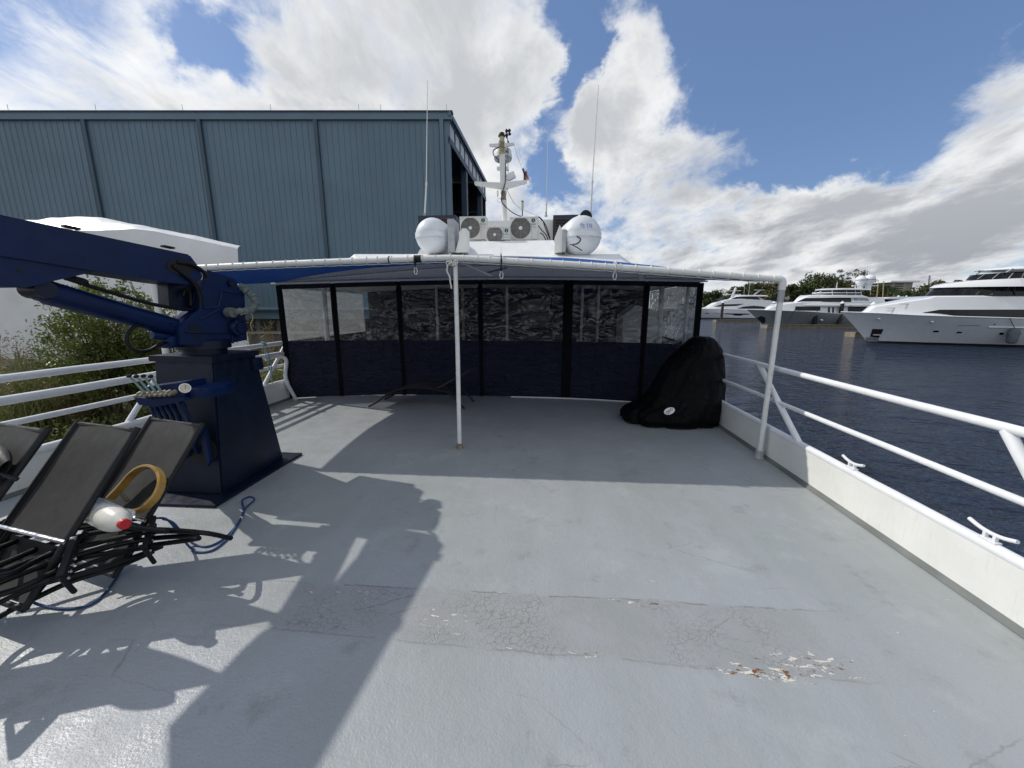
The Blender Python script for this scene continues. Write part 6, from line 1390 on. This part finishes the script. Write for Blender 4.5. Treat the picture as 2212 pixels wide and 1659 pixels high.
mb = MB(); p, q = Cq.q(*cB([(850, 352)])[0], 0), Cq.q(*cB([(930, 290)])[0], 0); mb.bar(Cq.w(p[0], 0, p[1]), Cq.w(q[0], 0, q[1]), .5, .5); mb.bar(Cq.w(q[0] - 2, 0, q[1]), Cq.w(q[0] + 1.5, 0, q[1]), .5, .3)
for x in (715, 775): a, z = Cq.q(*cB([(x, 352)])[0], 0); mb.tube([Cq.w(a, .5, z), Cq.w(a, .5, z + 4)], .09, 5)
mb.build('radar_arch', M['galv'], Cq.t)
# E, F, G: smaller boats beyond
E_ = Yacht('sport_boat', 'white flybridge boat with open upper cabin behind the ladder, beyond the nearer yachts', Dp(1490, 688, 185), -3, None, 'boat'); E_.O.z = WZ
E_.hull((1492, 660), cB([(300, 505), (560, 520), (700, 525)]), 26, 3, 9, M['gel'])
E_.tier('low', cB([(175, 470), (250, 450), (330, 410), (520, 405)]), cB([(175, 520), (560, 520)]), 2.4, 2, 4, M['gel']); E_.tier('up', cB([(330, 405), (350, 355), (500, 355), (520, 400)]), cB([(330, 410), (520, 410)]), 2.0, 1.8, 2.5, M['trans'], 'upper_cabin'); E_.tier('rf', cB([(335, 350), (510, 350)]), cB([(335, 358), (510, 358)]), 2.3, 2.1, 2, M['gel'], 'hardtop')
mb = MB(); p, q = E_.q(*cB([(350, 355)])[0], 0), E_.q(*cB([(385, 280)])[0], 0); mb.bar(E_.w(p[0], 0, p[1]), E_.w(q[0], 0, q[1]), .6, .4); a, z = E_.q(*cB([(330, 318)])[0], 0); mb.bar(E_.w(a - 2.5, 0, z), E_.w(a + 3, 0, z), .4, .3)
for x in (215, 270, 300, 355): p, q = E_.q(*cB([(x, 515)])[0], 2.4), E_.q(*cB([(x, 440)])[0], 2.4); mb.tube([E_.w(p[0], 2.5, p[1]), E_.w(q[0], 2.5, q[1])], .06, 5)
mb.build('mast', M['gel'], E_.t)
F_ = Yacht('sport_boat', 'boat with dark glass and small domes at the far left behind the curtain edge', Dp(1462, 688, 200), -3, None, 'boat'); F_.O.z = WZ
F_.hull((1462, 655), cB([(100, 480), (200, 500)]), 16, 3, 6, M['gel']); F_.tier('low', cB([(-40, 372), (190, 372), (210, 400)]), cB([(-40, 480), (210, 490)]), 2.6, 2.3, 3, M['gel']); F_.win('low', cB([(0, 374), (190, 374), (205, 400)]), cB([(0, 408), (205, 408)]), 2.6, M['glass'], 'window_band')
mb = MB()
for x, y in ((190, 318), (214, 318), (130, 360)): a, z = F_.q(*cB([(x, y)])[0], 0); mb.lathe(F_.w(a, 0, z - 1), [(.4, -2), (.4, 0), (.9, .3), (.9, 1.2), (.4, 1.9), (.05, 2.1)], 12)
mb.split('small_dome', M['gel'], F_.t)
G_ = Yacht('sport_boat', 'small white open boat with hardtop behind the foredeck of the nearest yacht', Dp(1985, 668, 112), 180, None, 'boat'); G_.O.z = WZ
a = Dp(1905, 668, 112); G_ = Yacht('sport_boat', 'small white open boat with hardtop behind the foredeck of the nearest yacht', Vector((a.x, a.y, WZ)), 2, None, 'boat') if False else G_
G_.O = Vector((a.x, a.y, WZ)); G_.d = Vector((1, .03, 0)).normalized(); G_.n = Vector((G_.d.y, -G_.d.x, 0)); G_.t.location = G_.O
G_.hull((1905, 652), cA([(760, 455), (960, 455)]), 9.5, 1.5, 4, M['gel']); G_.tier('rf', cA([(645, 405), (700, 395), (880, 390), (935, 402)]), cA([(645, 414), (760, 420), (935, 414)]), 1.4, 1.3, 2, M['gel'], 'hardtop'); G_.tier('cab', cA([(700, 440), (740, 415), (880, 415)]), cA([(700, 460), (880, 460)]), 1.2, 1.0, 1.5, M['glass'], 'windscreen')
mb = MB()
for xx, yy in ((815, 383), (905, 385)): a, z = G_.q(*cA([(xx, yy)])[0], 0); mb.lathe(G_.w(a, 0, z - .2), [(.25, 0), (.3, .15), (.1, .35)], 10)
mb.split('small_dome', M['gel'], G_.t)

# ------------------------------------------------------------------ docks and pilings
def dock(px0, py0, px1, py1, wid, label):
    a, b = Zp(px0, py0, WZ), Zp(px1, py1, WZ); d = (b - a).normalized(); n = Vector((-d.y, d.x, 0)); t = thing('floating_dock', label, 'dock', tuple(a), 'finger docks between the yachts')
    mb = MB(); mb.prism([a + Vector((0, 0, .0)), b, b + n * wid, a + n * wid], (0, 0, .62)); mb.build('float', M['dock'], t, smooth=False)
    mb = MB(); L = (b - a).length; n_ = int(L / .9)
    for k in range(n_ + 1): p = a + d * (L * k / max(1, n_)); mb.box(p - n * .03 + Vector((0, 0, .40)), (.06, .06, .3), rz=math.atan2(d.y, d.x))
    mb.bar(a - n * .05 + Vector((0, 0, .70)), b - n * .05 + Vector((0, 0, .70)), .16, .14); mb.build('fender_strip', M['dock'], t, smooth=False); return t
dock(1547, 696.3, 1642, 696.5, 2.2, 'pale timber finger dock in front of the white arched-window yacht')
dock(1657, 709.4, 1870, 709.8, 2.2, 'long pale timber dock in front of the slate-hulled yacht')
dock(1846, 728.8, 1890, 729.2, 2.0, 'dock end sticking out beside the bow of the nearest yacht')
def piling(px, py0, py1, wpx, d, label, zb=WZ - .5):
    p = Dp(px, py1, d); top = Dp(px, py0, d).z; r = wpx / 2 / FPX * d; t = thing('dock_piling', label, 'piling', (p.x, p.y, zb), 'black pilings with white cone caps')
    mb = MB(); mb.tube([(p.x, p.y, zb), (p.x, p.y, (zb + top) / 2), (p.x, p.y, top - r * 1.2)], r, 14); mb.build('post', M['piling'], t)
    mb = MB(); mb.lathe((p.x, p.y, top - r * 1.25), [(r * 1.12, 0), (r * 1.12, r * .35), (.02, r * 1.5)], 14); mb.build('cone_cap', M['white'], t)
piling(1558, 651, 690, 5.2, 118, 'black capped piling in front of the white arched-window yacht')
piling(1667.5, 651.5, 690, 6, 116, 'black capped piling directly left of the awning corner pole, the farther of two')
piling(1677, 651, 702, 6.6, 82, 'black capped piling beside the awning corner pole at the slate yacht bow')
piling(1812.5, 651, 700, 7.4, 80, 'black capped piling amidships of the slate-hulled yacht')
piling(1881.5, 652.5, 690, 10.0, 72, 'thick black capped piling above the bow of the nearest yacht')
piling(1934, 652.5, 700, 7.5, 90, 'piling whose white cap peeks over the foredeck of the nearest yacht')
for (px, y0, y1, lean, lab) in ((1897, 611, 660, 4, 'thin leaning pale outrigger pole right of the slate yacht, left one'), (1909, 607, 660, 3, 'thin leaning pale outrigger pole right of the slate yacht, right one')):
    a, b = Dp(px - lean, y1, 108), Dp(px, y0, 108); t = thing('outrigger_pole', lab, 'pole', tuple(a), 'outrigger poles'); mb = MB(); mb.tube([a - Vector((0, 0, 2.5)), a, b], .12, 6); mb.build('spar', M['tan'], t)
